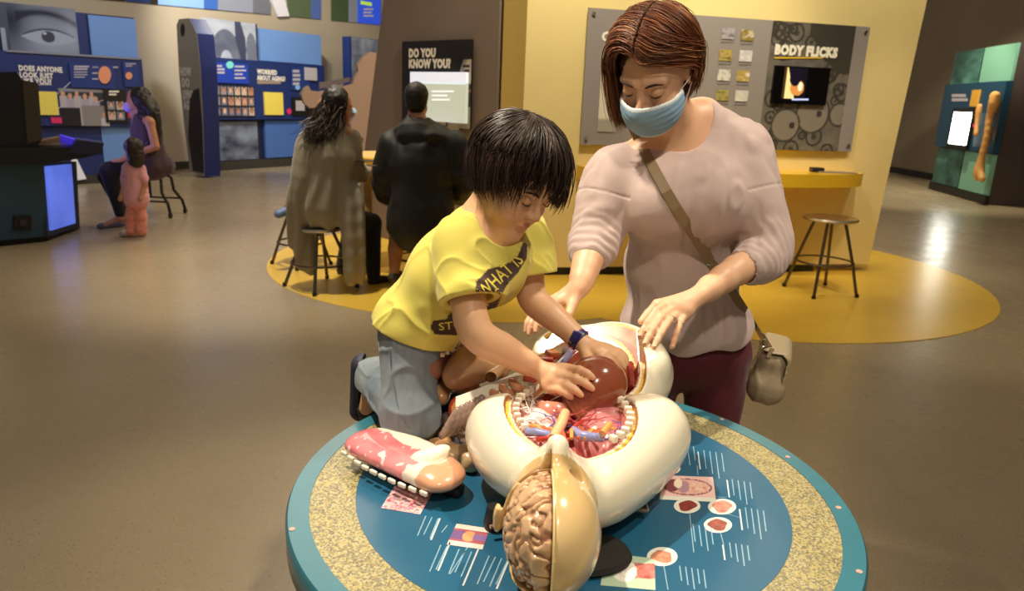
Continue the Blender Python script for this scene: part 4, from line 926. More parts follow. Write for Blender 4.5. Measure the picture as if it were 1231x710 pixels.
# rib plate: white curved blade with ribs below it
rp = empty('rib_plate', tuple(P_(590, 480, .76)), 'white curved breastbone plate with brown ribs fanning beneath it', 'anatomy piece')
B0, B1 = np.array(aty(548, 477, 1.285)), np.array(aty(636, 440, 1.31))
mb = MB(); n_ = 12; V = []; F = []
for i in range(n_+1):
    t = i/n_; c_ = B0*(1-t)+B1*t + np.array([0, 0, -.003*math.sin(PI*t)]); wv = .036*(1-t)+.012*t; dw = np.array([.05, -.70, -.70])
    for (a_, z_) in ((0, .002), (1, .0035), (1, -.0035), (0, -.002)): V.append(c_ + dw*wv*a_ + np.array([0, -.7, .7])*z_)
for i in range(n_):
    for k in range(4): F.append((i*4+k, i*4+(k+1) % 4, (i+1)*4+(k+1) % 4, (i+1)*4+k))
F += [(0, 1, 2, 3), (n_*4+3, n_*4+2, n_*4+1, n_*4)]; MB().add(V, F).build('breastbone', plastic('plate white', None, 'EFE8D8'), rp)
for k in range(9):
    t = (.03+.065*k) if k < 6 else (.50+.13*(k-6)); wv = .036*(1-t)+.012*t; c_ = B0*(1-t)+B1*t + np.array([0, 0, -.003*math.sin(PI*t)]) + np.array([.05, -.70, -.70])*wv*.8; e = c_ + (np.array([-.030+.004*k, .006, -.058]) if k < 6 else np.array([.022, -.004, -.012]))
    S = Shape(); S.BIG = .04; S.curve([tuple(c_), tuple((c_+e)/2+np.array([0, -.012, 0])), tuple(e)], (.0075, .0085, .006), 3, k=.004)
    S.build('rib', plastic('rib brown' if k < 6 else 'rib flesh', None, '9A8074' if k < 5 else 'C98E68'), rp_lo := np.minimum(c_, e)-.03, np.maximum(c_, e)+.03, .0028, rp)
# ------------------------------------------------------------------ figures: shared builders
A = lambda px, py, Y: np.array(aty(px, py, Y))
def skin_mat(name, r=.45): return mat(name, attr='Col', rough=r, sss=.12, bump=.08, bscale=300)
def head_shape(S, C, R, sc=1.0, child=False, lids=True):
    """skull, jaw, nose, lips, ears, lowered eyelids; local x = person's right, y = forward, z = up, origin between the ears at eye height"""
    S.frame(C, R, sc)
    S.ell((0, -.015, .035), (.074, .094, .080), k=.02)
    S.ell((0, .022, -.025), (.060, .068, .080), k=.03)
    S.ell((0, .040, -.078), (.040, .044, .034), k=.03)
    S.cap((-.030, .0, -.085), (0, .062, -.098), .016, .016, k=.03).cap((.030, .0, -.085), (0, .062, -.098), .016, .016, k=.03)
    ck = .034 if not child else .036
    for s in (-1, 1):
        S.ell((s*ck, .055, -.040), (.024, .026, .026), k=.03)               # cheek
        S.ell((s*.034, .100, .002), (.020, .014, .012), k=.014, op='s')      # socket
        S.cap((s*.014, .085, .021), (s*.050, .068, .020), .006, .005, k=.016)  # brow bone
        if lids: S.ell((s*.032, .0755, .000), (.0150, .0140, .0125), k=.004)
        S.ell((s*.073, -.012, -.008), (.007, .017, .029), k=.006); S.ell((s*.081, -.008, -.006), (.005, .009, .017), k=.004, op='s')
    nl = .8 if child else 1
    S.cap((0, .082, .006), (0, .104*.5+.052 if child else .108, -.034*nl), .0075, .0095, k=.012)
    for s in (-1, 1): S.sphere((s*.010, .096, -.038*nl), .0078, k=.008); S.ell((s*.0065, .100, -.0475*nl+.001), (.0035, .005, .003), k=.002, op='s')
    S.ell((0, .086, -.062), (.020, .010, .0062), k=.006); S.ell((0, .084, -.0735), (.017, .010, .0070), k=.006)
    S.ell((0, .0965, -.0672), (.020, .005, .0016), k=.002, op='s')
    S.ell((0, .073, -.100), (.016, .014, .013), k=.014)
    S.frame(); return S
def head_color(C, R, sc, base, lip, V, ruddy='D98A6A', ls=.75):
    q = (V-C)@R/sc; Cc = mix(np.array(lin(base)), np.array(lin(ruddy)), .12+.10*vnoise(V, 25, 3))
    d = lambda c, r: np.exp(-(((q-np.array(c))/np.array(r))**2).sum(1))
    red = .35*(d((.036, .07, -.035), (.022, .04, .02))+d((-.036, .07, -.035), (.022, .04, .02))+d((0, .11, -.036), (.012, .02, .012)))+.3*(d((.075, -.01, 0), (.02, .02, .03))+d((-.075, -.01, 0), (.02, .02, .03)))
    Cc = mix(Cc, np.array(lin(ruddy)), red)
    lp = (((q[:, 0])/.021)**2 + ((q[:, 2]+.0675)/.0125)**2 < 1) & (q[:, 1] > .085) & (q[:, 1] < .2); Cc[lp] = mix(Cc[lp], np.array(lin(lip)), np.full(lp.sum(), ls))
    return Cc
def face_bits(root, C, R, sc, brow_c, lash='1E120C'):
    tw = lambda p: tuple(R@(np.array(p)*sc)+C)
    for s in (-1, 1):
        mb = MB(); mb.tube([tw((s*.014, .0925, .017)), tw((s*.024, .0925, .0225)), tw((s*.036, .088, .024)), tw((s*.049, .0775, .019))], [.0016*sc, .0028*sc, .0026*sc, .001*sc], 6); mb.build('eyebrow', mat('brow '+brow_c, brow_c, rough=.8), root, smooth=True)
        mb = MB(); mb.tube([tw((s*.0185, .0865, -.0035)), tw((s*.026, .0895, -.0072)), tw((s*.035, .0895, -.0080)), tw((s*.045, .0835, -.0045))], [.0007*sc, .0013*sc, .0015*sc, .0009*sc], 6); mb.build('eyelashes', mat('lash', lash, rough=.6), root, smooth=True)
def finger(S, P, r0, r1, k=.006):
    """P: base knuckle -> tip (4 points); radii swell at the joints"""
    P = [np.asarray(p, float) for p in P]; n = len(P)
    for i in range(n-1):
        a = r0+(r1-r0)*i/(n-1); b = r0+(r1-r0)*(i+1)/(n-1); m = (P[i]+P[i+1])/2
        S.cap(P[i], m, a, (a+b)/2*.93, k).cap(m, P[i+1], (a+b)/2*.93, b, k)
def hand(S, W, K, tips, r=.008, thumb=None, palm=.012, bend=(0, 0, .012), wr=.022, k=.012):
    """W wrist, K four knuckles (index..pinky), tips four finger ends; bend lifts the middle joints"""
    W = np.asarray(W, float); K = [np.asarray(x, float) for x in K]; bend = np.asarray(bend, float)
    for i, kk in enumerate(K): S.cap(W+(kk-W)*.15, kk, palm*1.05, palm*.82, k)
    for i in range(3): S.cap((K[i]*.8+W*.2), (K[i+1]*.8+W*.2), palm*.85, palm*.85, k)
    for i, (kk, t) in enumerate(zip(K, tips)):
        t = np.asarray(t, float); rr = r*(1, 1.03, .97, .86)[i]; p1 = kk+(t-kk)*.42+bend; p2 = kk+(t-kk)*.74+bend*.75
        finger(S, [kk, p1, p2, t], rr*1.05, rr*.78)
    if thumb is not None:
        th = [np.asarray(x, float) for x in thumb]; S.cap(W+(th[0]-W)*.3, th[0], palm, palm*.9, k); finger(S, th, r*1.2, r*.95)
def nails(root, tips, nrm, r, m): pass
def strand_mesh(name, paths, rad, m, parent, colors, sides=3):
    """paths (N,K,3) -> tapered tubes in one mesh"""
    P = np.asarray(paths, np.float64); N_, K_, _ = P.shape; t = np.gradient(P, axis=1); t /= np.linalg.norm(t, axis=2, keepdims=True)+1e-9
    up = np.where(np.abs(t[..., 2:3]) > .9, np.array([1., 0, 0]), np.array([0, 0, 1.])); a = np.cross(t, up); a /= np.linalg.norm(a, axis=2, keepdims=True)+1e-9; b = np.cross(t, a)
    prof = np.sin(np.linspace(.35, PI*.97, K_))**.6; R = rad[:, None]*prof[None]
    V = np.stack([P + (a*math.cos(2*PI*k/sides)+b*math.sin(2*PI*k/sides))*R[..., None] for k in range(sides)], 2)
    base = (np.arange(N_)[:, None]*K_+np.arange(K_-1)[None])*sides
    F = np.stack([np.stack([base+k, base+(k+1) % sides, base+sides+(k+1) % sides, base+sides+k], -1) for k in range(sides)], 2).reshape(-1, 4)
    me = mesh(name, V.reshape(-1, 3), F); C = np.repeat(colors, K_*sides, 0) if colors.shape[0] == N_ else colors
    vcol(me, C); return link(name, me, m, parent, smooth=True, kind='stuff')
M_hair = mat('hair', attr='Col', rough=.42, spec=.5, sheen=.0)
def hair_cap(root, C, R, sc, c, r, cuts, col, h=.0035, grow=None, name='hair'):
    S = Shape(); S.BIG = .05; S.frame(C, R, sc); S.ell(c, r, k=.01)
    if grow: grow(S)
    for cc, rr in cuts: S.ell(cc, rr, k=.01, op='s')
    S.custom('d', lambda p: (.0012*np.sin(vnoise(p, 60, 1)*9)).astype(np.float32), [-9]*3, [9]*3)
    return S.build(name, mat('hair cap '+col, col, rough=.5), C-.19*sc, C+.19*sc, h, root)
def folds(amp, sc_, seed, dirs=(1, 1, 1)):
    d = np.array(dirs, np.float32)
    return lambda p: (amp*np.sin(vnoise(p*d, sc_, seed)*5.0+vnoise(p*d, sc_*2.3, seed+3)*1.2)).astype(np.float32)
BODYLO, BODYHI = [-20]*3, [20]*3
def cloth_mat(name, c, rough=.85, bump=.3, bscale=900, sheen=.25, noise=.04, **kw): return mat(name, c, rough=rough, bump=bump, bscale=bscale, sheen=sheen, noise=noise, nscale=30, **kw)
# ------------------------------------------------------------------ the woman behind the table
wom = empty('person', (.42, 1.86, 0), 'woman in lilac top and blue face mask bending over the torso model', 'person')
WS = .97; WR = basis((-.45, -.70, -.57), (-.28, -.52, .80)); WC = A(769.5, 114, 1.59) - WR@np.array([0, .092, 0])*WS
M_wskin = skin_mat('woman skin')
hipC, waistC, chestC, neckB = A(824, 400, 1.88), A(820, 318, 1.87), A(822, 235, 1.83), A(815, 163, 1.795)
shL, shR = A(892, 178, 1.80), A(738, 207, 1.775)
elL, elR = A(924, 302, 1.73), A(716, 284, 1.72)
wrL, wrR = A(842, 354, 1.575), A(697, 345, 1.60)
B = Shape(); head_shape(B, WC, WR, WS)
nk = WR@np.array([0, -.02, -.07])*WS+WC
B.cap(nk, neckB, .052, .056, k=.03)
nL = A(843, 145, 1.80)
B.cap(neckB, nL, .05, .045, k=.04).cap(nL, shL, .045, .045, k=.04).cap(neckB, (shR+neckB)/2+(0, 0, -.01), .05, .05, k=.04)
B.cap((shL+neckB)/2+(0, 0, -.012), shL, .045, .045, k=.04).cap((shR+neckB)/2+(0, 0, -.012), shR, .045, .045, k=.04)
B.ell(chestC, (.145, .095, .14), k=.05).ell(waistC, (.13, .09, .13), k=.05).ell(hipC, (.155, .11, .12), k=.05)
B.ell((neckB+chestC)/2+(0, -.026, .005), (.095, .066, .075), k=.05)
B.cap(shL, elL, .045, .038).cap(shR, elR, .045, .038)
B.curve([elL, elL*.5+wrL*.5+(0, 0, .004), wrL], (.038, .034, .0235), 3).curve([elR, elR*.5+wrR*.5+(0, 0, .004), wrR], (.038, .034, .0235), 3)
kneeL, kneeR = np.array([hipC[0]+.10, 1.86, .45]), np.array([hipC[0]-.085, 1.88, .45])
ankL, ankR = np.array([hipC[0]+.10, 1.92, .08]), np.array([hipC[0]-.09, 1.95, .08])
for s_, kn, an in ((1, kneeL, ankL), (-1, kneeR, ankR)):
    hp = hipC+(s_*.085, 0, -.04); B.cap(hp, kn, .075, .05, k=.03).cap(kn, an, .05, .034, k=.02).cap(an, an+(0, -.13, -.045), .032, .025, k=.02)
# left hand resting on the model's hip
Kl = [A(800, 366, 1.535), A(807, 372, 1.53), A(815, 377, 1.53), A(823, 379, 1.535)]
tl = [hitpt(skin_only, x, y, .004) for x, y in ((769, 404), (775, 413), (786, 417), (806, 418))]
tl[3] = A(808, 417, 1.47)
hand(B, wrL, Kl, tl, r=.0086, palm=.0135, bend=(0, -.004, .016), thumb=[A(790, 366, 1.555), A(779, 377, 1.545), A(771, 386, 1.53)])
Kr = [A(668, 366, 1.585), A(662, 367, 1.60), A(656, 369, 1.612), A(651, 371, 1.625)]
tr = [A(652, 392, 1.545), A(644, 398, 1.55), A(636, 401, 1.56), A(632, 398, 1.58)]
hand(B, wrR, Kr, tr, r=.0084, palm=.0135, bend=(-.008, 0, .010), thumb=[A(688, 366, 1.57), A(684, 377, 1.55), A(676, 388, 1.53)])
B.build('body', M_wskin, (.0, 1.36, 0), (.80, 2.10, 1.62), .0036, wom, color=lambda V: head_color(WC, WR, WS, 'E4B793', 'B86A5E', V))
face_bits(wom, WC, WR, WS, '3A2418')
# nails
nm_ = mat('nail', 'E3B7A0', rough=.25)
for t_, k_ in list(zip(tl, Kl)):
    d_ = (t_-k_)/np.linalg.norm(t_-k_); MB().box(tuple(t_+np.array([0, -.0045, .0040])+d_*.0005), (.0036, .0028, .0012), None, .001).build('fingernail', nm_, wom, smooth=True)
def ringon(a, b, r_, name):
    a, b = Vector(a), Vector(b); ax_ = (b-a).normalized(); u = ax_.orthogonal().normalized(); v = ax_.cross(u); m_ = a
    MB().tube([m_+(u*math.cos(q)+v*math.sin(q))*r_ for q in np.linspace(0, 2*PI, 20)[:-1]], .0012, 6, closed=True).build(name, M_screw, wom, smooth=True)
ringon(Kl[2]+(tl[2]-Kl[2])*.30+(0, -.003, .011), tl[2], .0092, 'ring'); ringon(Kl[2]+(tl[2]-Kl[2])*.38+(0, -.003, .014), tl[2], .0092, 'ring'); ringon(Kl[3]+(tl[3]-Kl[3])*.45+(0, -.003, .014), tl[3], .0080, 'ring')
# top
M_top = cloth_mat('lilac jersey', 'CBB4AE', rough=.8)
def wtop(S, g=.0):
    S.ell(chestC+(0, .005, 0), (.160+g, .112+g, .15+g), k=.06).ell(waistC+(0, -.005, 0), (.150+g, .112+g, .14+g), k=.06).ell(hipC+(0, -.005, .02), (.178+g, .138+g, .12+g), k=.06)
    S.cap(neckB+(0, .015, -.035), shL+(0, 0, -.006), .055+g, .052+g, k=.05).cap(neckB+(0, .015, -.035), shR+(0, 0, -.006), .055+g, .052+g, k=.05)
    S.ell((neckB+chestC)/2+(0, -.018, -.01), (.13+g, .086+g, .085+g), k=.05)
    S.ell(A(782, 246, 1.725), (.070+g, .056+g, .070+g), k=.09).ell(A(862, 242, 1.735), (.074+g, .056+g, .072+g), k=.09)
    S.cap(nL, shL+(-.004, 0, -.004), .056+g, .052+g, k=.05)
    S.curve([shL, (shL+elL)/2+(.002, 0, 0), elL, elL*.68+wrL*.32], (.058+g, .055+g, .047+g, .042+g), 3, k=.03)
    S.curve([shR, (shR+elR)/2+(-.004, 0, 0), elR, elR*.66+wrR*.34], (.060+g, .055+g, .047+g, .041+g), 3, k=.03)
TP = Shape(); wtop(TP)
def wrinkle(p):
    # long drapes over the body, tight rings on the forearms
    q = p-np.array(waistC, np.float32); d = -.0045*.6*(1-np.abs(vnoise(p*np.array([1, 1, .4], np.float32), 8, 21)))**5 + .0016*np.sin(vnoise(p*np.array([1, 1, .6], np.float32), 24, 7)*5)
    for e_, w_ in ((elL, wrL), (elR, wrR)):
        ax_ = (w_-e_)/np.linalg.norm(w_-e_); r = p-np.array(e_, np.float32); u = r@ax_.astype(np.float32); near = np.exp(-((np.linalg.norm(r-u[:, None]*ax_.astype(np.float32), axis=1)/.07)**2))*np.exp(-((u-.03)/.06)**2)
        d = d + near*.0028*np.sin(u*330+vnoise(p, 25, 2)*3)
    for s0, e0 in ((shL, elL), (shR, elR)):
        m_ = s0+(e0-s0)*.42; ax_ = ((e0-s0)/np.linalg.norm(e0-s0)).astype(np.float32); u = (p-m_.astype(np.float32))@ax_; far = np.linalg.norm((p-m_.astype(np.float32))-u[:, None]*ax_, axis=1) < .085
        d = d + far*.0025*np.exp(-(u/.0025)**2)          # dropped shoulder seam
    return d.astype(np.float32)
TP.custom('d', wrinkle, BODYLO, BODYHI)
# hollow cuffs, neckline, hem
TP.cap(elL*.74+wrL*.26, wrL, .038, .036, k=.002, op='s').cap(elR*.74+wrR*.26, wrR, .036, .034, k=.002, op='s')
n0, n1, n2 = A(815, 150, 1.72), A(862, 118, 1.80), A(772, 158, 1.74)
TP.ell(A(817, 119, 1.71), (.088, .17, .118), k=.006, op='s', R=basis((0, 1, .15), (-.30, 0, 1)))
hz = lambda p: (.775+.045*np.clip(np.abs((p[:, 0]-hipC[0]-.0)/.17), 0, 1.2)**2 + .012*np.sin(p[:, 0]*40)) - p[:, 2]
TP.custom('s', lambda p: -hz(p), [-9, -9, .5], [9, 9, .9], .003)
TP.custom('s', lambda p: np.maximum(-hz(p)-.002, -1)+0*p[:, 0] if False else np.full(len(p), .05, np.float32), [50]*3, [51]*3)
TP.build('top', M_top, (.05, 1.50, .70), (.78, 2.08, 1.45), .0032, wom)
# neckline band
TR = Shape(); M_trou = cloth_mat('burgundy trousers', '5A1624', rough=.7, sheen=.15)
TR.ell(hipC+(0, 0, -.03), (.165, .125, .12), k=.05)
for s_, kn, an in ((1, kneeL, ankL), (-1, kneeR, ankR)):
    hp = hipC+(s_*.088, 0, -.06); TR.cap(hp, kn, .092, .062, k=.035).cap(kn, an+(0, 0, .02), .062, .045, k=.02)
TR.custom('d', folds(.0025, 12, 6, (1, 1, .5)), BODYLO, BODYHI)
TR.build('trousers', M_trou, (.10, 1.68, .05), (.70, 2.10, .98), .006, wom)
for an in (ankL, ankR):
    S = Shape(); S.cap(an+(0, .02, -.042), an+(0, -.14, -.05), .040, .036, k=.02).plane((0, 0, .004), (0, 0, -1)); S.build('shoe', mat('dark shoe', '241E1C', rough=.6), an-(.09, .25, .1), an+(.09, .1, .06), .006, wom)
# face mask
M_mask = mat('mask blue', '7FA6C8', rough=.8, bump=.3, bscale=500)
MK = Shape(); MK.BIG = .05; MK.frame(WC, WR, WS)
def maskR(g):
    S = Shape(); S.BIG = .05; S.frame(WC, WR, WS)
    S.ell((0, .030, -.045), (.062+g, .078+g, .062+g), k=.02).ell((0, .045, -.078), (.045+g, .050+g, .040+g), k=.03).cap((0, .085, -.022), (0, .102, -.040), .012+g, .012+g, k=.03); return S
mo, mi = maskR(.0085), maskR(.0040)
def mfn(p):
    o_ = mo.ev(p); i_ = mi.ev(p); q = (p-WC.astype(np.float32))@WR.astype(np.float32)/WS
    v = np.maximum(o_, -i_); v = np.maximum(v, np.abs(q[:, 2]+.064)-(.046-.30*np.abs(q[:, 0])**1.35)+.0); v = np.maximum(v, .018-q[:, 1]); v = v + .0005*np.sin(q[:, 2]*420)*(np.abs(q[:, 2]+.064) < .03)
    return v
S = Shape(); S.BIG = .05; S.custom('u', mfn, WC-.16, WC+.16, 0)
def mcol(V):
    q = (V-WC)@WR/WS; C = np.tile(lin('8CB0CC'), (len(V), 1)); e = np.abs(q[:, 2]+.064) > (.0405-.30*np.abs(q[:, 0])**1.35); C[e] = lin('DDE3E6'); return C
S.build('face_mask', mat('mask cloth', attr='Col', rough=.8, bump=.2, bscale=500), WC-.15, WC+.15, .0022, wom, color=mcol)
tw = lambda p: tuple(WR@(np.array(p)*WS)+WC)
for s_ in (1, -1):
    for z_ in (-.030, -.090):
        MB().tube([tw((s_*.060, .030, z_)), tw((s_*.071, .012, z_*.6)), tw((s_*.079, -.008, z_*.25)), tw((s_*.079, -.026, -.01))], .0011, 5).build('ear_loop', mat('elastic white', 'EEECE8', rough=.7), wom, smooth=True)
# hair: parted bob
WH = 1.0; WC0 = WC.copy(); WC = WC + WR@np.array([0, -.004, -.004])
rg = np.random.default_rng(3); N_ = 5200; K_ = 16
side = np.where(rg.random(N_) < .5, -1, 1); be = np.radians(rg.uniform(-88, 60, N_)); tt = np.linspace(0, 1, K_)
amax = np.radians(np.where(be > .3, 92, 108)+rg.normal(0, 4, N_)); lay = rg.uniform(.90, 1.05, N_)
cl_ = rg.normal(0, .007, (40, 3)); ci = (np.digitize(be, np.linspace(-1.5, 1.1, 20))*2+(side > 0)) % 40
al = np.radians(2)+(amax[:, None]-np.radians(2))*np.clip(tt[None]/.72, 0, 1)
tq = np.clip(tt[None]/.72, 0, 1); bend_ = be[:, None] + np.where((side < 0)[:, None], np.radians(8)*np.sin(PI*tq)-np.radians(58)*tq**3.0*np.clip((be[:, None]+.5)*1.2, 0, 1), -np.radians(20)*np.sin(tq*PI/2)*(be[:, None] > -.6))    # strands sweep backwards
px_ = side[:, None]*.095*np.sin(al)*np.cos(bend_)*lay[:, None]+.010; py_ = -.014+.112*np.sin(bend_)*lay[:, None]; pz_ = .030+.103*np.cos(al)*np.cos(bend_)*lay[:, None]+.004*np.sin(al*2)
tail = np.clip((tt[None]-.70)/.30, 0, 1); dwn = WR.T@np.array([0, .02, -1.]); ln = (rg.uniform(.055, .080, N_)+.055*(side > 0))[:, None]
inw = -side[:, None]*.016*tail**2
mixd = np.array([0, -.10, -.90])*.45 + dwn*.55
px_ = px_ + mixd[0]*ln*tail + inw; py_ = py_ + mixd[1]*ln*tail; pz_ = pz_ + mixd[2]*ln*tail
P = np.stack([px_, py_, pz_], 2) + np.cumsum(rg.normal(0, .0008, (N_, K_, 3)), 1) + cl_[ci][:, None, :]*(tt**2)[None, :, None]
PW_ = (P*WH)@WR.T + WC
hc = mix(np.array(lin('4A2412')), np.array(lin('9A5A32')), rg.random(N_)**1.6); hc[rg.random(N_) < .07] = lin('C08A5C')
hair = hair_cap(wom, WC, WR, WH, (0, -.020, .030), (.083, .102, .096), [((0, .092, -.028), (.066, .075, .108)), ((0, .02, -.13), (.08, .12, .075)), ((-.088, .028, -.020), (.032, .052, .062)), ((-.062, .072, .022), (.036, .045, .040))], '2E170D')
strand_mesh('hair_strands', PW_, rg.uniform(.0007, .0013, N_), M_hair, hair, hc)

# ---- shoulder bag
bag = empty('handbag', tuple(A(935, 430, 1.95)*np.array([1, 1, 0])), 'taupe leather shoulder bag hanging at the woman\'s hip on a long strap', 'bag')
M_lea = mat('taupe leather', 'A8977A', rough=.5, bump=.25, bscale=160, noise=.06, nscale=20)
S = Shape(); bc = A(926, 437, 1.90); BRt = basis((.35, .94, 0), (.12, 0, 1)); S.box(bc+(0, 0, -.015), (.036, .085, .070), .030, .01, R=BRt).box(bc+(-.004, 0, -.05), (.046, .092, .036), .030, .03, R=BRt); S.custom('d', lambda p: (-.004*(1-np.abs(vnoise(p*np.array([1, 1, .4], np.float32), 26, 3)))**4).astype(np.float32), BODYLO, BODYHI)
S.build('pouch', M_lea, bc-.14, bc+.14, .004, bag)
S = Shape(); S.box(bc+(.004, 0, .004), (.044, .092, .062), .026, .01, R=BRt).box(bc+(-.004, 0, -.004), (.040, .1, .060), .02, .001, op='s', R=BRt).plane(bc+(0, 0, -.030), (-.9, 0, -1)); S.build('flap', mat('light taupe leather', 'B5A484', rough=.45, bump=.2, bscale=160), bc-.14, bc+.14, .004, bag)
M_strap = mat('strap leather', '8C7656', rough=.5, bump=.15, bscale=200)
def ribbon(pts, wv, th, name, m, parent, nd=(0, -1, .2)):
    pts = [Vector(p) for p in pts]; V = []; F = []
    for i, p in enumerate(pts):
        t = (pts[min(i+1, len(pts)-1)]-pts[max(i-1, 0)]).normalized(); n = (Vector(nd[i] if isinstance(nd, list) else nd)); n = (n - t*n.dot(t)).normalized(); b_ = t.cross(n)
        for (x, y) in ((-1, 1), (1, 1), (1, -1), (-1, -1)): V.append(p+b_*wv*x/2+n*th*y/2)
    for i in range(len(pts)-1):
        for k in range(4): F.append((i*4+k, i*4+(k+1) % 4, (i+1)*4+(k+1) % 4, (i+1)*4+k))
    F += [(3, 2, 1, 0), tuple((len(pts)-1)*4+k for k in range(4))]
    o = MB().add(V, F).build(name, m, parent); return o
def surf_pts(sh, pxs, off):
    return [tuple(hitpt(sh, x, y, off)) for x, y in pxs]
spx = [(762, 148), (768, 168), (778, 188), (789, 208), (801, 230), (813, 250), (826, 270), (840, 292), (854, 314), (868, 335), (882, 354), (896, 374), (908, 392), (918, 408)]
sp = surf_pts(TP, spx, .004); sp[0] = tuple(A(760, 150, 1.765)); sp[1] = tuple(np.array(sp[1]) if sp[1][1] < 2 else A(768, 168, 1.735)); sp[-1] = tuple(A(918, 408, 1.83)); sp.append(tuple(A(925, 422, 1.845)))
ribbon(sp, .024, .003, 'strap', M_strap, bag)
S = Shape(); 
MB().tube([Vector(sp[-2])+Vector((.010*math.cos(q), -.004, .010*math.sin(q)-.008)) for q in np.linspace(0, 2*PI, 16)[:-1]], .0018, 6, closed=True).build('buckle', M_screw, bag, smooth=True)
MB().box(tuple(A(926, 424, 1.825)), (.006, .002, .014), Matrix.Rotation(.3, 3, 'Y'), .001).build('strap_tab', mat('tab leather', 'B09A78', rough=.5), bag)
MB().tube([Vector(sp[8])+Vector((.011*math.cos(q), -.003, .009*math.sin(q))) for q in np.linspace(0, 2*PI, 16)[:-1]], .0014, 6, closed=True).build('buckle', M_screw, bag, smooth=True)
# ------------------------------------------------------------------ the boy kneeling on the table
boy = empty('person', (-.18, 1.40, TZ), 'boy in yellow T-shirt and jeans kneeling on the table, reaching into the model', 'person')
M_bskin = skin_mat('boy skin')
BR = basis((.58, -.61, -.54), (.42, -.285, .86)); BS = .845
BC = A(647, 244, 1.30) - BR@np.array([0, .088, 0])*BS
neck = A(588, 262, 1.405); hipB = A(503, 392, 1.43); midB = A(540, 338, 1.415); cheB = A(580, 300, 1.40)
sN, sF = A(556, 290, 1.335), A(628, 280, 1.47)
eN, eF = A(571, 398, 1.255), A(640, 358, 1.44)
wN, wF = A(643, 441, 1.275), A(698, 410, 1.375)
B = Shape(); head_shape(B, BC, BR, BS, child=True)
nk = BR@np.array([0, -.03, -.07])*BS+BC; B.cap(nk, neck, .036, .042, k=.02)
B.cap(neck, sN, .038, .034, k=.03).cap(neck, sF, .038, .034, k=.03)
B.ell(cheB, (.07, .09, .075), k=.04).ell(midB, (.07, .08, .08), k=.04).ell(hipB, (.07, .08, .07), k=.04)
B.curve([sN, (sN+eN)/2+(-.004, 0, .002), eN, (eN*.55+wN*.45)+(0, 0, -.002), wN], (.033, .031, .0285, .0265, .0185), 3, k=.012)
B.curve([sF, (sF+eF)/2, eF, (eF*.55+wF*.45), wF], (.032, .030, .027, .025, .0175), 3, k=.012)
kN, kF = A(494, 498, 1.345), A(530, 474, 1.53); aN, aF = A(450, 452, 1.57), A(500, 440, 1.68)
for hp, kn, an in ((A(492, 405, 1.40), kN, aN), (A(520, 402, 1.47), kF, aF)): B.cap(hp, kn, .045, .036, k=.03).cap(kn, an, .036, .024, k=.02)
an2 = A(441, 490, 1.60); B.cap(aN, an2, .022, .018, k=.02)
# right hand spread over the organ
OS = O
def onO(x, y, up=.004): return hitpt(OS, x, y, up)
Kn = [A(684, 443, 1.262), A(676, 452, 1.252), A(669, 460, 1.248), A(660, 467, 1.248)]
tn = [onO(713, 454), onO(712, 467), onO(699, 475), A(687, 478, 1.225)]
hand(B, wN, Kn, tn, r=.0070, palm=.0105, bend=(0, -.004, .007), k=.008, thumb=[A(668, 446, 1.29), A(682, 452, 1.30), A(694, 456, 1.31)])
Kf = [A(722, 428, 1.335), A(728, 424, 1.345), A(733, 422, 1.355), A(737, 421, 1.365)]
tf = [A(744, 447, 1.335), A(750, 442, 1.345), A(753, 437, 1.355), A(754, 432, 1.365)]
hand(B, wF, Kf, tf, r=.0068, palm=.0105, bend=(0, 0, .006), k=.008, thumb=[A(706, 432, 1.33), A(712, 444, 1.32), A(720, 452, 1.31)])
B.build('body', M_bskin, (-.42, 1.14, .62), (.30, 1.78, 1.42), .0028, boy, color=lambda V: head_color(BC, BR, BS, 'E2B48C', 'B5604E', V, 'D08860', .45))
face_bits(boy, BC, BR, BS, '2A1A10')
# T-shirt
M_tee = mat('yellow jersey', attr='Col', rough=.85, bump=.25, bscale=900, sheen=.2)
TS = Shape()
TS.ell(cheB+(0, .01, 0), (.088, .105, .085), k=.05).ell(midB, (.088, .098, .090), k=.05).ell(hipB+(-.002, 0, .006), (.092, .100, .080), k=.05)
TS.cap(neck+(-.01, .01, -.025), sN+(0, 0, .0), .045, .044, k=.03).cap(neck+(-.01, .01, -.025), sF, .045, .042, k=.03)
TS.curve([sN, sN*.6+eN*.4, sN*.28+eN*.72], (.046, .048, .050), 3, k=.025).curve([sF, sF*.6+eF*.4, sF*.25+eF*.75], (.043, .044, .045), 3, k=.025)
TS.ell(A(598, 318, 1.36), (.05, .06, .07), k=.04)
FR = basis((.35, -.3, .9), (.8, .1, -.3)).astype(np.float32)
def bfold(p):
    d = -.0060*(1-np.abs(vnoise((p@FR)*np.array([1, .5, .35], np.float32), 15, 12)))**5 - .0035*(1-np.abs(vnoise((p@FR)*np.array([1, .5, .4], np.float32), 34, 5)))**5
    q = ((p-np.array(sN, np.float32))@((eN-sN)/np.linalg.norm(eN-sN)).astype(np.float32)); return d.astype(np.float32)
TS.custom('d', bfold, BODYLO, BODYHI)
axn = (eN-sN)/np.linalg.norm(eN-sN); axf = (eF-sF)/np.linalg.norm(eF-sF)
for s_, e_, ax_, r_ in ((sN, eN, axn, .042), (sF, eF, axf, .037)):
    c_ = (s_+(e_-s_)*.66).astype(np.float32); a32 = ax_.astype(np.float32)
    def cutf(p, c_=c_, a32=a32):
        q = p-c_; u = q@a32; rr = np.linalg.norm(q-u[:, None]*a32, axis=1); return np.maximum(-u, rr-.075)
    TS.custom('s', cutf, c_-.09, c_+.09, .002)
    TS.cap(s_+(e_-s_)*.50, s_+(e_-s_)*1.1, r_, r_+.002, k=.002, op='s')
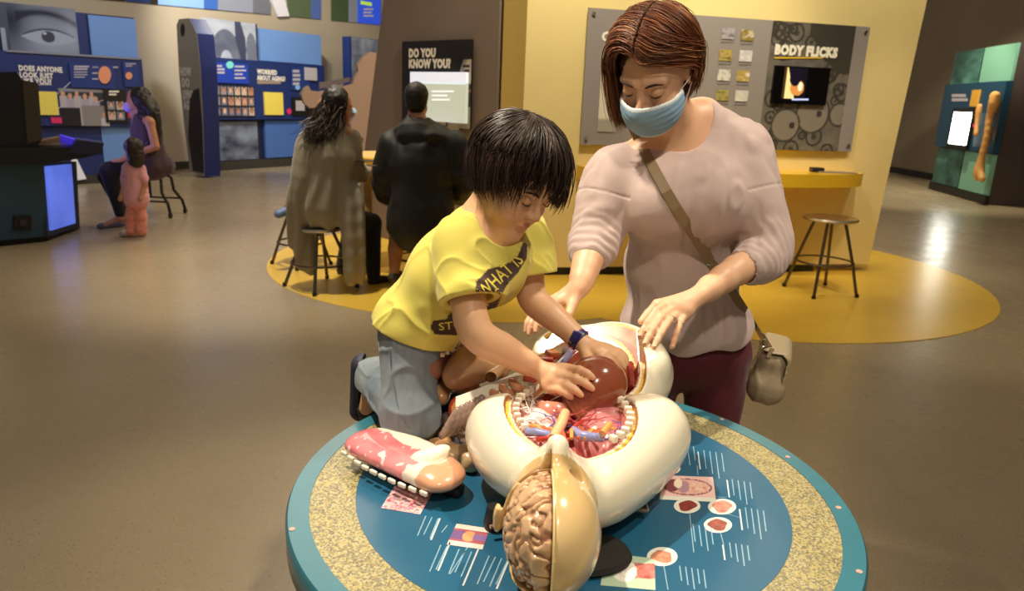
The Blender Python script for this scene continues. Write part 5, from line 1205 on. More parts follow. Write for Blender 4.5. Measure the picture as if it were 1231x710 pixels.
TS.ell(A(606, 258, 1.355), (.050, .085, .060), k=.005, op='s')
nb = BR@np.array([0, 0, -1]); TS.cap(neck+(.010, -.006, .012), neck+(.055, -.05, -.005), .046, .030, k=.006, op='s')
# hem
hn = np.array([-.30, -.05, -.95]); hn /= np.linalg.norm(hn); hc_ = A(500, 413, 1.36); TS.plane(hc_, hn, k=.003)
hn2 = hn
# printed dark brush shape, in the shirt's own chest plane
CUx = (A(655, 292, 1.38)-A(525, 392, 1.33)); CUx /= np.linalg.norm(CUx); VW = np.array(ray(580, 345)); VW /= np.linalg.norm(VW)
CUy = np.cross(CUx, VW); CUy /= np.linalg.norm(CUy); CUy = CUy if CUy[2] > 0 else -CUy
def toplane(px, py): 
    p = A(px, py, 1.33); return ((p-hc_)@CUx, (p-hc_)@CUy)
polyp = [(520, 386), (536, 383), (545, 372), (572, 352), (573, 338), (586, 324), (612, 316), (623, 307), (629, 290), (634, 294), (633, 310), (624, 326), (608, 344), (596, 372), (580, 386), (562, 399), (548, 403), (524, 402), (517, 394)]
poly2 = np.array([toplane(*p) for p in polyp])
def inpoly(u, v, poly):
    n = len(poly); r = np.zeros(len(u), bool); j = n-1
    for i in range(n):
        xi, yi = poly[i]; xj, yj = poly[j]; c = ((yi > v) != (yj > v)) & (u < (xj-xi)*(v-yi)/(yj-yi+1e-12)+xi); r ^= c; j = i
    return r
def bcolr(V):
    C = np.tile(lin('DDD062'), (len(V), 1)); u = (V-hc_)@CUx; v = (V-hc_)@CUy
    # undo perspective: project onto the print plane through the view used to measure it
    d = V-np.array([0, 0, CH]); n_ = np.cross(CUx, CUy); P0 = A(580, 345, 1.33); t = ((P0-np.array([0, 0, CH]))@n_)/(d@n_); q = np.array([0, 0, CH])+d*t[:, None]-P0
    front = (V[:, 1] < 1.43)
    return C, q@CUx, q@CUy, front
P0p = A(580, 345, 1.33)
def uvp(px, py):
    d = np.array(ray(px, py)); n_ = np.cross(CUx, CUy); o = np.array([0, 0, CH]); t = ((P0p-o)@n_)/(d@n_); q = o+d*t-P0p; return (q@CUx, q@CUy)
poly3 = np.array([uvp(*p) for p in polyp])
def teecol(V):
    C, u, v, fr = bcolr(V); m = inpoly(u, v, poly3) & fr & ((V-cheB)@np.cross(CUx, CUy)*1.0 < 9)
    dN = np.linalg.norm(np.cross(V-sN, axn), axis=1); m &= ~((dN < .055) & ((V-sN)@axn > -.01) & (V[:, 1] < 1.33) & (V[:, 2] > eN[2]+.02)); C[m] = lin('4A3630'); return C
tee = TS.build('t_shirt', M_tee, (-.36, 1.18, .80), (.20, 1.66, 1.26), .0026, boy, color=teecol)
# lettering wraps onto the cloth
me_t = tee.data; nv = len(me_t.vertices); co = np.zeros(nv*3, np.float32); me_t.vertices.foreach_get('co', co); co = co.reshape(-1, 3)
bv = BVHTree.FromPolygons([tuple(v) for v in co.tolist()], [tuple(p.vertices) for p in me_t.polygons])
def wraptext(txt, p0, p1, hpx, name='lettering'):
    """text from pixel p0 along the line to p1, laid on the shirt"""
    u0 = np.array(uvp(*p0)); u1 = np.array(uvp(*p1)); d = u1-u0; L_ = np.linalg.norm(d); d /= L_; n2 = np.array([-d[1], d[0]]); h_ = hpx/640
    me = textmesh(txt, h_, .012, L_, .0004); bm = bmesh.new(); bm.from_mesh(me)
    bmesh.ops.triangulate(bm, faces=bm.faces[:]); bmesh.ops.subdivide_edges(bm, edges=[e for e in bm.edges if e.calc_length() > .008], cuts=2, use_grid_fill=False); bm.to_mesh(me); bm.free()
    n_ = Vector(np.cross(CUx, CUy)).normalized(); n_ = -n_ if n_.dot(Vector((0, -1, 0))) < 0 else n_
    for v in me.vertices:
        w2 = u0 + d*v.co.x + n2*v.co.y; w3 = Vector(P0p + CUx*w2[0] + CUy*w2[1]); o = Vector((0, 0, CH)); dr = (w3-o).normalized()
        loc, nrm, idx, dist = bv.ray_cast(o, dr, 4.0)
        if loc is None: v.co = w3
        else: v.co = loc - dr*(.0016 if v.co.z > 0 else .0004)
    return link(name, me, mat('print yellow', 'E6D65A', rough=.8), tee)
wraptext('WHAT IS', (583, 359), (630, 314), 16); wraptext('THIS', (577, 375), (605, 353), 10); wraptext('STUFF', (528, 397), (572, 392), 9)
# jeans
M_jean = cloth_mat('washed denim', '7E8A94', rough=.85, bump=.5, bscale=1100, noise=.12)
M_jean2 = cloth_mat('dark denim', '22324A', rough=.85, bump=.4, bscale=1100)
J = Shape(); J.ell(hipB+(-.004, 0, -.02), (.074, .085, .068), k=.03).cap(A(490, 408, 1.40), kN, .055, .051, k=.02).cap(kN, kN+(0, 0, -.01), .056, .054, k=.02).cap(kN, aN, .050, .044, k=.02)
J.cap(A(514, 405, 1.49), kF, .052, .048, k=.02).cap(kF, aF, .048, .040, k=.02)
J.plane((0, 0, TZ+.002), (0, 0, -1), k=.003) if False else None
J.custom('s', lambda p: np.maximum(p[:, 2]-(TZ+.0015), -9)*1.0, [-1, .6, .5], [1, 1.72, TZ+.002], .002)
def jfold(p):
    q = p-np.array(kN, np.float32); dk = np.exp(-((np.linalg.norm((p-((kN+aN)/2).astype(np.float32)), axis=1)/.09)**2))
    return (.0030*dk*np.sin(vnoise(p*np.array([.5, .5, 1.6], np.float32), 30, 3)*6)+-.0045*(1-np.abs(vnoise(p*np.array([.6, .6, 1.1], np.float32), 24, 6)))**5).astype(np.float32)
J.custom('d', jfold, BODYLO, BODYHI)
axs = (aN-kN)/np.linalg.norm(aN-kN); J.plane(aN+axs*.004, axs, k=.002) if False else None
J.cap(aN-axs*.010, aN+axs*.06, .036, .036, k=.003, op='s')
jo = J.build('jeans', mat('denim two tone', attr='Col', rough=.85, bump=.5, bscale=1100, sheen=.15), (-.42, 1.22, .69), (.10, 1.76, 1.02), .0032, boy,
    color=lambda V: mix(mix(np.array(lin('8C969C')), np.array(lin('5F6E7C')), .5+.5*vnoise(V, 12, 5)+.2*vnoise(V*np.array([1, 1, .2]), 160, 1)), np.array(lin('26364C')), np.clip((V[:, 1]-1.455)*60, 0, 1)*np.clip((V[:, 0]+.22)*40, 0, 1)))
# seam down the outer leg
sm_ = [tuple(hitpt(J, x, y, .0005)) for x, y in ((468, 418), (470, 440), (473, 462), (477, 484), (484, 503), (492, 516))]
MB().tube(sm_, .0012, 5).build('seam', mat('denim seam', '6C7A86', rough=.9), jo, smooth=True)
# trainer on the near foot, toe hanging past the table edge
S = Shape(); h_, t_ = A(450, 446, 1.605), A(445, 488, 1.625); d_ = (t_-h_)/np.linalg.norm(t_-h_)
S.cap(h_+(.004, 0, -.006), t_, .031, .028, k=.02).ell(t_+(.002, -.004, -.006), (.030, .032, .034), k=.02)
sho = S.build('shoe', mat('shoe mesh', attr='Col', rough=.6, bump=.3, bscale=400), np.minimum(h_, t_)-.06, np.maximum(h_, t_)+.06, .0028, boy, color=lambda V: np.where((vnoise(V, 30, 3) > .15)[:, None], np.array(lin('7FA83E')), np.where((vnoise(V, 24, 8) > .3)[:, None], np.array(lin('C9BFA8')), np.array(lin('232838')))))
S = Shape(); off = np.array([-.026, .006, -.002]); S.cap(h_+off+(0, 0, .012), t_+off+(.002, 0, -.012), .030, .027, k=.02).cap(h_+off+(.016, 0, .01), t_+off+(.018, 0, -.01), .033, .031, k=.002, op='s')
S.build('sole', mat('shoe sole', '2B2B40', rough=.6), np.minimum(h_, t_)-.08, np.maximum(h_, t_)+.07, .0028, sho)
MB().tube([h_+Vector((.012, -.028, .02)), h_+Vector((.018, -.033, -.005)), h_+Vector((.01, -.032, -.025))], .004, 6).build('heel_lining', mat('shoe lining', 'CFC2A8', rough=.8), sho, smooth=True)
S = Shape(); h2, t2 = A(497, 436, 1.72), A(490, 468, 1.74); S.cap(h2, t2, .032, .027); S.build('shoe', mat('dark trainer', '1E2430', rough=.6), np.minimum(h2, t2)-.06, np.maximum(h2, t2)+.06, .004, boy)
# wrist band
ww = Vector(wF); wax = Vector(wF-eF).normalized(); u = wax.orthogonal().normalized(); v = wax.cross(u)
wb = empty('wristband', tuple(ww), 'navy rubber wristband with pink and yellow marks on the boy\'s left wrist', 'wristband')
pts = []; V = []; F = []
for k in range(32):
    q = 2*PI*k/32; rd_ = (u*math.cos(q)+v*math.sin(q))
    for (dr, da) in ((.0195, -.008), (.0225, -.007), (.0225, .007), (.0195, .008)): V.append(ww-wax*.006+rd_*dr+wax*da)
for k in range(32):
    for j in range(4): F.append((k*4+j, k*4+(j+1) % 4, ((k+1) % 32)*4+(j+1) % 4, ((k+1) % 32)*4+j))
MB().add(V, F).build('band', mat('band navy', '2A2A70', rough=.4), wb, smooth=True)
for k in range(14):
    q = 2*PI*k/14; rd_ = (u*math.cos(q)+v*math.sin(q)); MB().box(tuple(ww-wax*.006+rd_*.0228+wax*(.0035 if k % 2 else -.0035)), (.0016, .0016, .0016), None, .0006).build('mark', mat('mark pink', 'E24A6A') if k % 3 else mat('mark yellow', 'E8D04A'), wb)
cl = ww+(Vector((0, 0, CH))-ww).normalized()*.024 - wax*.006 + Vector((-.006, 0, .004)); mbx = MB().box(tuple(cl), (.009, .004, .012), Matrix.Rotation(.4, 3, 'Y'), .003); mbx.build('watch_face', mat('band navy', '2A2A70', rough=.4), wb, smooth=True)
# hair: thick dark mop from the whorl
rg = np.random.default_rng(11); N_ = 5200; K_ = 14; tt = np.linspace(0, 1, K_)
az = rg.uniform(0, 2*PI, N_); th0 = np.abs(rg.normal(0, .30, N_))+.02; fr = .5+.5*np.cos(az)        # az=0 is towards the brow
thmax = np.radians(96+fr*16+(1-fr)*34)+rg.normal(0, .09, N_); lay = rg.uniform(.92, 1.05, N_)
az2 = az[:, None] + .55*np.sin(tt*2.4)[None]*np.sin(az)[:, None] + rg.normal(0, .10, N_)[:, None]*tt[None]
th = th0[:, None]+(thmax-th0)[:, None]*tt[None]
W_ = basis((0, .80, -.60), (0, .35, .94)); # whorl frame: tilted back
loc = np.stack([np.sin(th)*np.sin(az2), np.sin(th)*np.cos(az2), np.cos(th)], 2)
tilt = math.radians(20); ct, st_ = math.cos(tilt), math.sin(tilt)
ly = loc[..., 1]*ct - loc[..., 2]*st_; lz = loc[..., 1]*st_ + loc[..., 2]*ct; loc = np.stack([loc[..., 0], ly, lz], 2)
bulge = (lay[:, None] + .05*np.sin(tt*PI)[None])[..., None]
P = loc*np.array([.090, .108, .096])*bulge + np.array([0, -.012, .034]) + np.cumsum(rg.normal(0, .0010, (N_, K_, 3)), 1)
tip = np.clip((tt-.7)/.3, 0, 1)[None, :, None]; P = P + tip*np.array([0, .006, -.010])
cb = rg.normal(0, .012, (160, 3)); ci = (np.digitize(az, np.linspace(0, 2*PI, 40))*4 + np.digitize(th0, [.12, .25, .42])) % 160
P = P + cb[ci][:, None, :]*(tt**1.8)[None, :, None]
ok = ~((np.abs(P[:, -1, 0]) < .058) & (P[:, -1, 1] > .02) & (P[:, -1, 2] < .012+.02*rg.random(N_)-.03*(P[:, -1, 0] < -.03)))
P = P[ok]; hc = mix(np.array(lin('1E120C')), np.array(lin('4A3222')), rg.random(len(P))**1.5); hc[rg.random(len(P)) < .03] = lin('5A4030')
hairB = hair_cap(boy, BC, BR, BS, (0, -.022, .036), (.084, .100, .090), [((0, .088, -.05), (.062, .075, .082)), ((0, .02, -.13), (.08, .12, .085))], '1A100A')
strand_mesh('hair_strands', (P*BS)@BR.T+BC, rg.uniform(.0008, .0015, len(P)), M_hair, hairB, hc)
# ------------------------------------------------------------------ stools, desk shelf, console
def stool(loc, h, rs, rf, label, group, rz=0, n=4, ring=.42):
    t = empty('steel_stool', loc, label, 'stool', group, rz=0); x, y, z = loc
    MB().lathe([(rs*.55, h-.022), (rs*.96, h-.026), (rs, h-.014), (rs*.97, h-.003), (rs*.8, h-.004), (0, h-.009)], loc, 40, cap=False).build('seat', M_steel, t, smooth=True)
    for k in range(n):
        a = rz+2*PI*k/n+PI/4; c, s = math.cos(a), math.sin(a)
        MB().tube([(x+c*rs*.5, y+s*rs*.5, h-.02), (x+c*rs*.62, y+s*rs*.62, h*.86), (x+c*(rs*.62+(rf-rs*.62)*.5), y+s*(rs*.62+(rf-rs*.62)*.5), h*.46), (x+c*rf, y+s*rf, .006)], .0125, 8).build('leg', M_dsteel, t, smooth=True)
        MB().lathe([(.016, 0), (.016, .02), (.013, .03)], (x+c*rf, y+s*rf, 0), 10).build('foot_cap', M_black, t)
    rr = rs*.62+(rf-rs*.62)*.62
    MB().tube([(x+rr*math.cos(q), y+rr*math.sin(q), h*ring) for q in np.linspace(0, 2*PI, 40)[:-1]], .008, 6, closed=True).build('foot_ring', M_dsteel, t, smooth=True); return t
pr = atz(985, 351); stool((pr.x, pr.y, 0), .60, .205, .27, 'lone round steel stool under the yellow shelf on the cream wall', 'steel stools with foot rings', .25)
ps = atz(386, 345); stool((ps.x, ps.y, 0), .455, .17, .26, 'round steel stool carrying the woman in the long olive wrap', 'steel stools with foot rings', -.70)
p3 = atz(370, 318); stool((p3.x-.05, p3.y, 0), .455, .16, .235, 'round steel stool behind the one with the woman in the olive wrap', 'steel stools with foot rings', -.65)
pm = atz(506, 338); stool((pm.x, pm.y, 0), .455, .16, .235, 'round steel stool under the man in the black jacket', 'steel stools with foot rings', .7)
M_ydesk = mat('yellow laminate', 'E3B52A', rough=.3, coat=.3); M_ywood = mat('birch ply top', 'D8B36A', rough=.4, noise=.08, nscale=12)
# wall shelf under the acrylic panel
sh = empty('wall_shelf', base_at(YW, YW.uv(860, 210)[0], .9), 'curved yellow shelf fixed to the cream wall', 'shelf')
uc = (YW.uv(693, 205)[0]+YW.uv(1025, 212)[0])/2; hw = (YW.uv(1025, 212)[0]-YW.uv(693, 205)[0])/2
zsh = YW.uv(1000, 208, .25)[1]
poly = []; 
for k in range(41):
    q = PI*k/40; poly.append((math.copysign(abs(math.cos(q))**.6, math.cos(q))*hw, math.sin(q)**.75*.42))
V = []; n_ = len(poly)
for dz in (-.105, 0): V += [YW.P(uc+a, zsh+dz, b_) for a, b_ in poly]
F = [tuple(range(n_))[::-1], tuple(range(n_, 2*n_))] + [(k, (k+1) % n_, n_+(k+1) % n_, n_+k) for k in range(n_)]
MB().add(V, F).build('shelf_top', M_ydesk, sh)
dv_ = empty('shelf_device', tuple(YW.P(YW.uv(962, 203)[0], zsh, .2)), 'small dark dial box on the curved yellow shelf', 'device')
MB().box(tuple(YW.P(YW.uv(966, 204)[0], zsh+.02, .18)), (.05, .04, .018), None, .006).build('body', M_dark, dv_); MB().box(tuple(YW.P(YW.uv(985, 206)[0], zsh+.006, .22)), (.16, .05, .006), None, .003).build('tray', mat('tray grey', '8F857C', rough=.4), dv_)
# desk between the two seated visitors
dk = empty('standing_desk', tuple(atz(440, 310)), 'yellow round topped desk before the two seated visitors', 'desk')
dc = atz(470, 196, .74); dc = Vector((-.95, 5.85, 0)); zd = .92
MB().lathe([(.40, zd-.10), (.405, zd-.09), (.405, zd-.006), (.40, zd-.001)], (dc.x, dc.y, 0), 56).build('desk_top', M_ydesk, dk, smooth=True)
MB().lathe([(.395, zd), (.395, zd+.002), (0, zd+.002)], (dc.x, dc.y, 0), 56, cap=False).build('top_sheet', M_ywood, dk)
lx = aty(443, 250, 5.62).x; MB().box((lx, 5.62, .41), (.03, .03, .41), None, .004).build('leg', M_ywood, dk); MB().box((lx+.62, 5.9, .41), (.03, .03, .41), None, .004).build('leg', M_ywood, dk)
for (x, y, r0) in ((435, 193, .085), (446, 199, .04)):
    p = atz(x, y, zd+.003); MB().lathe([(r0, 0), (r0, .003)], (p.x, p.y, zd+.002), 24).build('black_mark', M_black, dk)

# ---- dark console at the left edge
cn = empty('game_console', (-4.5, 6.6, 0), 'dark interactive console with a glowing blue side panel and screen hood', 'console')
CF = Wall(tuple(aty(-20, 250, 6.0).xy), tuple(aty(55, 250, 6.35).xy)); CS2 = Wall(tuple(aty(55, 250, 6.35).xy), tuple(aty(93, 250, 6.95).xy))
def quadw(wl, name, pxs, d0, d1, m, parent, **kw): mb = MB(); wl.quad(mb, pxs, d0, d1); return mb.build(name, m, parent, **kw)
M_cteal = mat('console teal', '24485E', rough=.5, noise=.06, nscale=3)
quadw(CF, 'front_panel', [(-40, 196), (53, 196), (57, 284), (-40, 292)], -.5, 0, M_cteal, cn)
quadw(CS2, 'side_panel', [(52, 196), (92, 194), (96, 273), (57, 284)], -.4, 0, mat('console frame', '2E3440', rough=.5), cn)
pn = quadw(CS2, 'light_panel', [(56, 200), (86, 197), (91, 268), (62, 277)], .0, .02, mat('blue light panel', '5C74E0', rough=.3, emit=.75, noise=.25, nscale=2.5), cn)
quadw(CF, 'plinth', [(-40, 288), (57, 281), (57, 300), (-40, 306)], -.5, -.05, M_black, cn); quadw(CS2, 'plinth', [(57, 282), (96, 271), (95, 284), (58, 297)], -.4, -.04, M_black, cn)
so = quadw(CF, 'socket', [(17, 259), (38, 259), (38, 276), (17, 276)], .0, .02, M_black, cn); 
pc = CF.P(*CF.uv(27.5, 267.5, .02), .02); MB().tube([pc, pc+CF.n*.012], .03, 16).build('socket_ring', mat('socket grey', '2E2E34', rough=.4), cn)
CT = Wall(tuple(aty(-30, 180, 6.0).xy), tuple(aty(125, 175, 6.5).xy))
quadw(CT, 'counter', [(-40, 178), (123, 176), (124, 184), (100, 190), (52, 197), (-40, 199)], -.75, .0, M_dark, cn)
quadw(CT, 'screen_hood', [(-40, 88), (20, 86), (26, 96), (46, 100), (50, 168), (44, 176), (-40, 180)], -.5, -.05, M_dark, cn)
quadw(CT, 'hood_edge', [(27, 98), (46, 101), (51, 168), (33, 172)], -.05, -.03, mat('hood brown', '3E352C', rough=.6), cn)
quadw(CT, 'book_pad', [(45, 170), (72, 165), (76, 171), (47, 175)], -.35, -.1, mat('tan pad', '8E7560', rough=.6), cn)
quadw(CT, 'glow_panel', [(73, 163), (97, 170), (94, 175), (72, 172)], -.35, -.1, mat('violet glow', '3A2CC0', rough=.4, emit=.6), cn)
quadw(CT, 'wing', [(92, 168), (125, 172), (122, 186), (80, 184)], -.3, .02, mat('wing navy', '1E2140', rough=.4), cn)
l = bpy.data.lights.new('console_glow', 'AREA'); l.energy = 6; l.color = (.35, .3, 1); l.size = .4; lo = bpy.data.objects.new('console_glow', l); COL.objects.link(lo)
gp = aty(88, 168, 6.6); lo.location = gp; lo.rotation_euler = (Vector(aty(165, 130, 7.2))-gp).to_track_quat('-Z', 'Y').to_euler()
bo = empty('pale_board', tuple(atz(97, 212)), 'pale slanted board leaning behind the console', 'board'); quadw(P1, 'board', [(86, 190), (92, 190), (104, 215), (90, 217)], .10, .16, mat('pale board', 'D8D6DA', rough=.6), bo)

# ------------------------------------------------------------------ visitors in the background
M_sk2 = mat('visitor skin', 'B98260', rough=.5, noise=.06, nscale=20)
def simple_head(S, c, f, u, sc=1):
    head_shape(S, np.array(c), basis(f, u), sc)
def fig(root, pts_fn, lo, hi, h=.010, m=M_sk2): S = Shape(); pts_fn(S); return S.build('body', m, lo, hi, h, root)
def blob(root, name, fn, m, lo, hi, h=.010, fold=None, **kw):
    S = Shape(); fn(S)
    if fold: S.custom('d', folds(*fold), BODYLO, BODYHI)
    return S.build(name, m, lo, hi, h, root, **kw)
def bb(*pts, pad=.25): a = np.array(pts); return a.min(0)-pad, a.max(0)+pad

# woman in olive wrap, back to us, turned right
w2 = empty('person', tuple(atz(410, 345)), 'seated woman in a long olive wrap with dark curly hair, seen from behind', 'person')
Y = 5.12; hd = A(407, 127, Y); nk2 = A(400, 152, Y); ch = A(398, 185, Y); hp = A(388, 255, Y); sl_, sr_ = A(372, 168, Y-.02), A(424, 165, Y+.06); el_, er_ = A(366, 212, Y-.05), A(428, 207, Y+.12); hnd = A(449, 204, Y+.36)
knR, anR = A(447, 268, Y+.32), A(449, 330, Y+.22); knL, anL = A(425, 262, Y+.5), A(412, 318, Y+.48)
f2, u2 = (.80, .42, -.15), (.1, .0, 1)
def f(S):
    simple_head(S, hd, f2, u2, .98); S.cap(hd+(-.02, 0, -.07), nk2, .05, .055).cap(nk2, ch, .06, .12, k=.04).cap(ch, hp, .12, .11, k=.04).cap(sl_, el_, .045, .038).cap(nk2, sl_, .05, .05).cap(nk2, sr_, .05, .05).cap(sr_, er_, .045, .036).cap(er_, hnd, .034, .022).ell(hnd+(.03, .03, 0), (.045, .04, .015))
    S.cap(hp, knR, .08, .055, k=.03).cap(knR, anR, .055, .038).cap(hp, knL, .08, .055, k=.03).cap(knL, anL, .055, .038)
b0, b1 = bb(hd, hp, sl_, sr_, hnd, knR, anR, knL, anL); fig(w2, f, b0, b1)
olive = cloth_mat('olive grey wrap', '9A917E', rough=.9, bscale=400)
def f(S):
    S.cap(nk2+(0, 0, -.03), ch, .085, .150, k=.05).cap(ch, A(390, 246, Y), .150, .178, k=.06).curve([sl_, el_, A(362, 250, Y-.02)], (.075, .085, .08), 3, k=.05).curve([sr_, er_, (er_+hnd)/2], (.058, .055, .045), 3, k=.04)
    S.curve([A(418, 235, Y), A(424, 285, Y-.05), A(426, 337, Y-.06)], (.10, .075, .065), 3, k=.05); S.curve([A(362, 250, Y), A(362, 290, Y), A(371, 322, Y+.02)], (.09, .07, .05), 3, k=.05)
    S.plane(A(410, 340, Y-.06), (0, 0, -1))
b0, b1 = bb(nk2, hp, sl_, er_, A(426, 340, Y), A(360, 320, Y), pad=.22)
def drape(p): 
    x = p[:, 0]+.25*p[:, 1]+.15*vnoise(p, 3, 2)*.3; return (.010*np.sin(x*60+vnoise(p, 4, 4)*2.5)*np.clip((1.05-p[:, 2])*2.2, .25, 1)).astype(np.float32)
S = Shape(); f(S); S.custom('d', drape, BODYLO, BODYHI); S.build('wrap', olive, b0, b1, .0095, w2)
def f(S): S.ell(hp+(0, 0, -.02), (.14, .13, .07)).cap(hp, knR, .10, .075, k=.03).cap(knR, anR, .072, .052).cap(hp, knL, .10, .075, k=.03).cap(knL, anL, .07, .052)
b0, b1 = bb(hp, knR, anR, knL, anL); blob(w2, 'trousers', f, cloth_mat('black trousers', '16161A', bump=.1), b0, b1, .012)
for a_ in (anR, anL):
    def f(S): S.cap(a_+(0, .0, -.05), a_+(.12, .10, -.075), .048, .040, k=.02).plane((0, 0, .003), (0, 0, -1))
    b0, b1 = bb(a_, a_+(.12, .1, -.07), pad=.1); blob(w2, 'shoe', f, mat('dark brown shoe', '2A211C', rough=.6), b0, b1, .009)
def curly(root, c, r, tails, col, n=900, seed=1, rad=.004, Kc=10, wob=.006, light=None):
    rg = np.random.default_rng(seed); th = rg.uniform(0, 2*PI, n); ph = np.arccos(rg.uniform(-.75, .25, n)); tt = np.linspace(0, 1, Kc)
    c = np.array(c); tails = np.array(tails); P = np.zeros((n, Kc, 3))
    for i in range(n):
        s = c+np.array(r)*np.array([math.sin(ph[i])*math.cos(th[i]), math.sin(ph[i])*math.sin(th[i]), math.cos(ph[i])]); e = tails[rg.integers(len(tails))]+rg.normal(0, .03, 3)
        m_ = c+(s-c)*1.02+(0, 0, -.03); m2 = (m_+e)/2 + (m_-c)*.25; P[i] = ((1-tt)**3)[:, None]*s+(3*tt*(1-tt)**2)[:, None]*m_+(3*tt**2*(1-tt))[:, None]*m2+(tt**3)[:, None]*e
    P += np.cumsum(rg.normal(0, wob, P.shape), 1); cols = mix(np.array(lin(col)), np.array(lin(light or '5A4030')), rg.random(n)**2)
    return strand_mesh('hair_strands', P, rg.uniform(rad*.6, rad*1.2, n), M_hair, root, cols)
hcap = blob(w2, 'hair', lambda S: S.ell(hd+(-.018, -.01, .035), (.092, .095, .10)).ell(hd+(-.055, -.03, -.01), (.055, .06, .07), k=.03).ell(hd+(-.07, -.03, -.10), (.06, .05, .09), k=.04), mat('hair cap dark', '140E0B', rough=.5), hd-.30, hd+.2, .008, fold=(.003, 30, 4))
curly(hcap, hd+(-.02, -.01, .03), (.075, .078, .085), [A(x, y, Y-.12) for x, y in ((372, 165), (380, 172), (392, 165), (366, 158), (399, 160), (385, 158))], '17100C', 800, 2, .0035)
mk2 = blob(w2, 'face_mask', lambda S: S.ell(hd+(.075, .045, -.055), (.045, .05, .045)).ell(hd+(.04, .02, -.05), (.045, .05, .05), k=.001, op='s'), mat('mask cloth light', '9FC4D8', rough=.8), hd-.05, hd+.2, .006)
MB().lathe([(.008, 0), (.009, .008), (.006, .016)], tuple(hd+(.012, -.075, -.05)), 10).build('earring', mat('gold', 'E0B860', rough=.2, metal=1), w2)

# man in a black jacket, back to us
m2 = empty('person', tuple(atz(506, 340)), 'seated man in a black hooded jacket and shorts, seen from behind', 'person')
Y = 5.05; hd = A(501, 122, Y+.02); nk2 = A(502, 152, Y); ch = A(505, 195, Y); hp = A(506, 262, Y); sl_, sr_ = A(470, 176, Y), A(546, 174, Y); el_, er_ = A(461, 222, Y+.05), A(556, 222, Y+.05); hl, hr = A(470, 240, Y+.36), A(545, 238, Y+.36)
kl, al_ = A(478, 272, Y+.30), A(474, 326, Y+.18); kr, ar = A(530, 275, Y+.34), A(530, 322, Y+.30)
def f(S):
    simple_head(S, hd, (.1, 1, -.18), (0, .1, 1), .98); S.cap(hd+(0, -.01, -.06), nk2, .055, .06).cap(nk2, ch, .07, .14, k=.04).cap(ch, hp, .14, .14, k=.05).cap(nk2, sl_, .055, .055).cap(nk2, sr_, .055, .055).cap(sl_, el_, .048, .04).cap(sr_, er_, .048, .04).cap(el_, hl, .038, .024).cap(er_, hr, .038, .024)
    S.ell(hl+(0, .05, 0), (.03, .05, .015)).ell(hr+(0, .05, 0), (.03, .05, .015)); S.cap(hp, kl, .085, .058, k=.03).cap(kl, (kl+al_)/2, .056, .058).cap((kl+al_)/2, al_, .058, .036).cap(hp, kr, .085, .058, k=.03).cap(kr, ar, .058, .038)
b0, b1 = bb(hd, hp, sl_, sr_, hl, hr, al_, ar); fig(m2, f, b0, b1)
M_jk = cloth_mat('black nylon jacket', '0E0D0B', rough=.6, bscale=300, noise=.1, sheen=.05)
def f(S):
    S.cap(nk2+(0, .0, -.04), ch, .11, .19, k=.06).cap(ch, hp, .195, .21, k=.06).cap(nk2+(0, 0, -.01), sl_, .085, .09, k=.04).cap(nk2+(0, 0, -.01), sr_, .085, .09, k=.04).ell(hp+(0, 0, -.02), (.235, .19, .24), k=.08).ell(ch, (.215, .15, .20), k=.06).curve([sl_, el_, hl], (.085, .078, .055), 3, k=.04).curve([sr_, er_, hr], (.085, .078, .055), 3, k=.04)
    S.ell(A(505, 163, Y-.10), (.155, .07, .055), k=.025).ell(A(505, 180, Y-.14), (.10, .04, .06), k=.02); S.cap(nk2+(0, .0, .0), nk2+(0, -.03, -.04), .09, .13, k=.03); S.cap(nk2+(0, 0, .02), nk2+(0, 0, .09), .062, .07, k=.004, op='s')
    S.box(A(462, 170, Y), (.05, .03, .008), .006, .006).box(A(550, 168, Y), (.05, .03, .008), .006, .006)
b0, b1 = bb(nk2, hp, sl_, er_, hl, hr, pad=.28); blob(m2, 'jacket', f, M_jk, b0, b1, .010, fold=(.006, 7, 5, (1, 1, .6)))
def f(S): S.cap(hp+(0, 0, -.05), kl, .12, .085, k=.04).cap(hp+(0, 0, -.05), kr, .12, .085, k=.04)
b0, b1 = bb(hp, kl, kr); blob(m2, 'shorts', f, cloth_mat('dark shorts', '201C1A', bump=.1), b0, b1, .012)
for a_ in (al_, ar):
    def f(S): S.cap(a_+(0, -.01, -.045), a_+(.0, .16, -.07), .046, .042, k=.02).plane((0, 0, .003), (0, 0, -1))
    b0, b1 = bb(a_, a_+(0, .16, -.07), pad=.1); blob(m2, 'shoe', f, mat('grey trainer', '4A4440', rough=.6), b0, b1, .009)
blob(m2, 'hair', lambda S: S.ell(hd+(0, -.02, .045), (.080, .092, .085)).ell(hd+(0, -.04, .0), (.073, .068, .08), k=.02), mat('short black hair', '120D0A', rough=.5, bump=.6, bscale=400), hd-.2, hd+.2, .008, fold=(.0015, 60, 4))

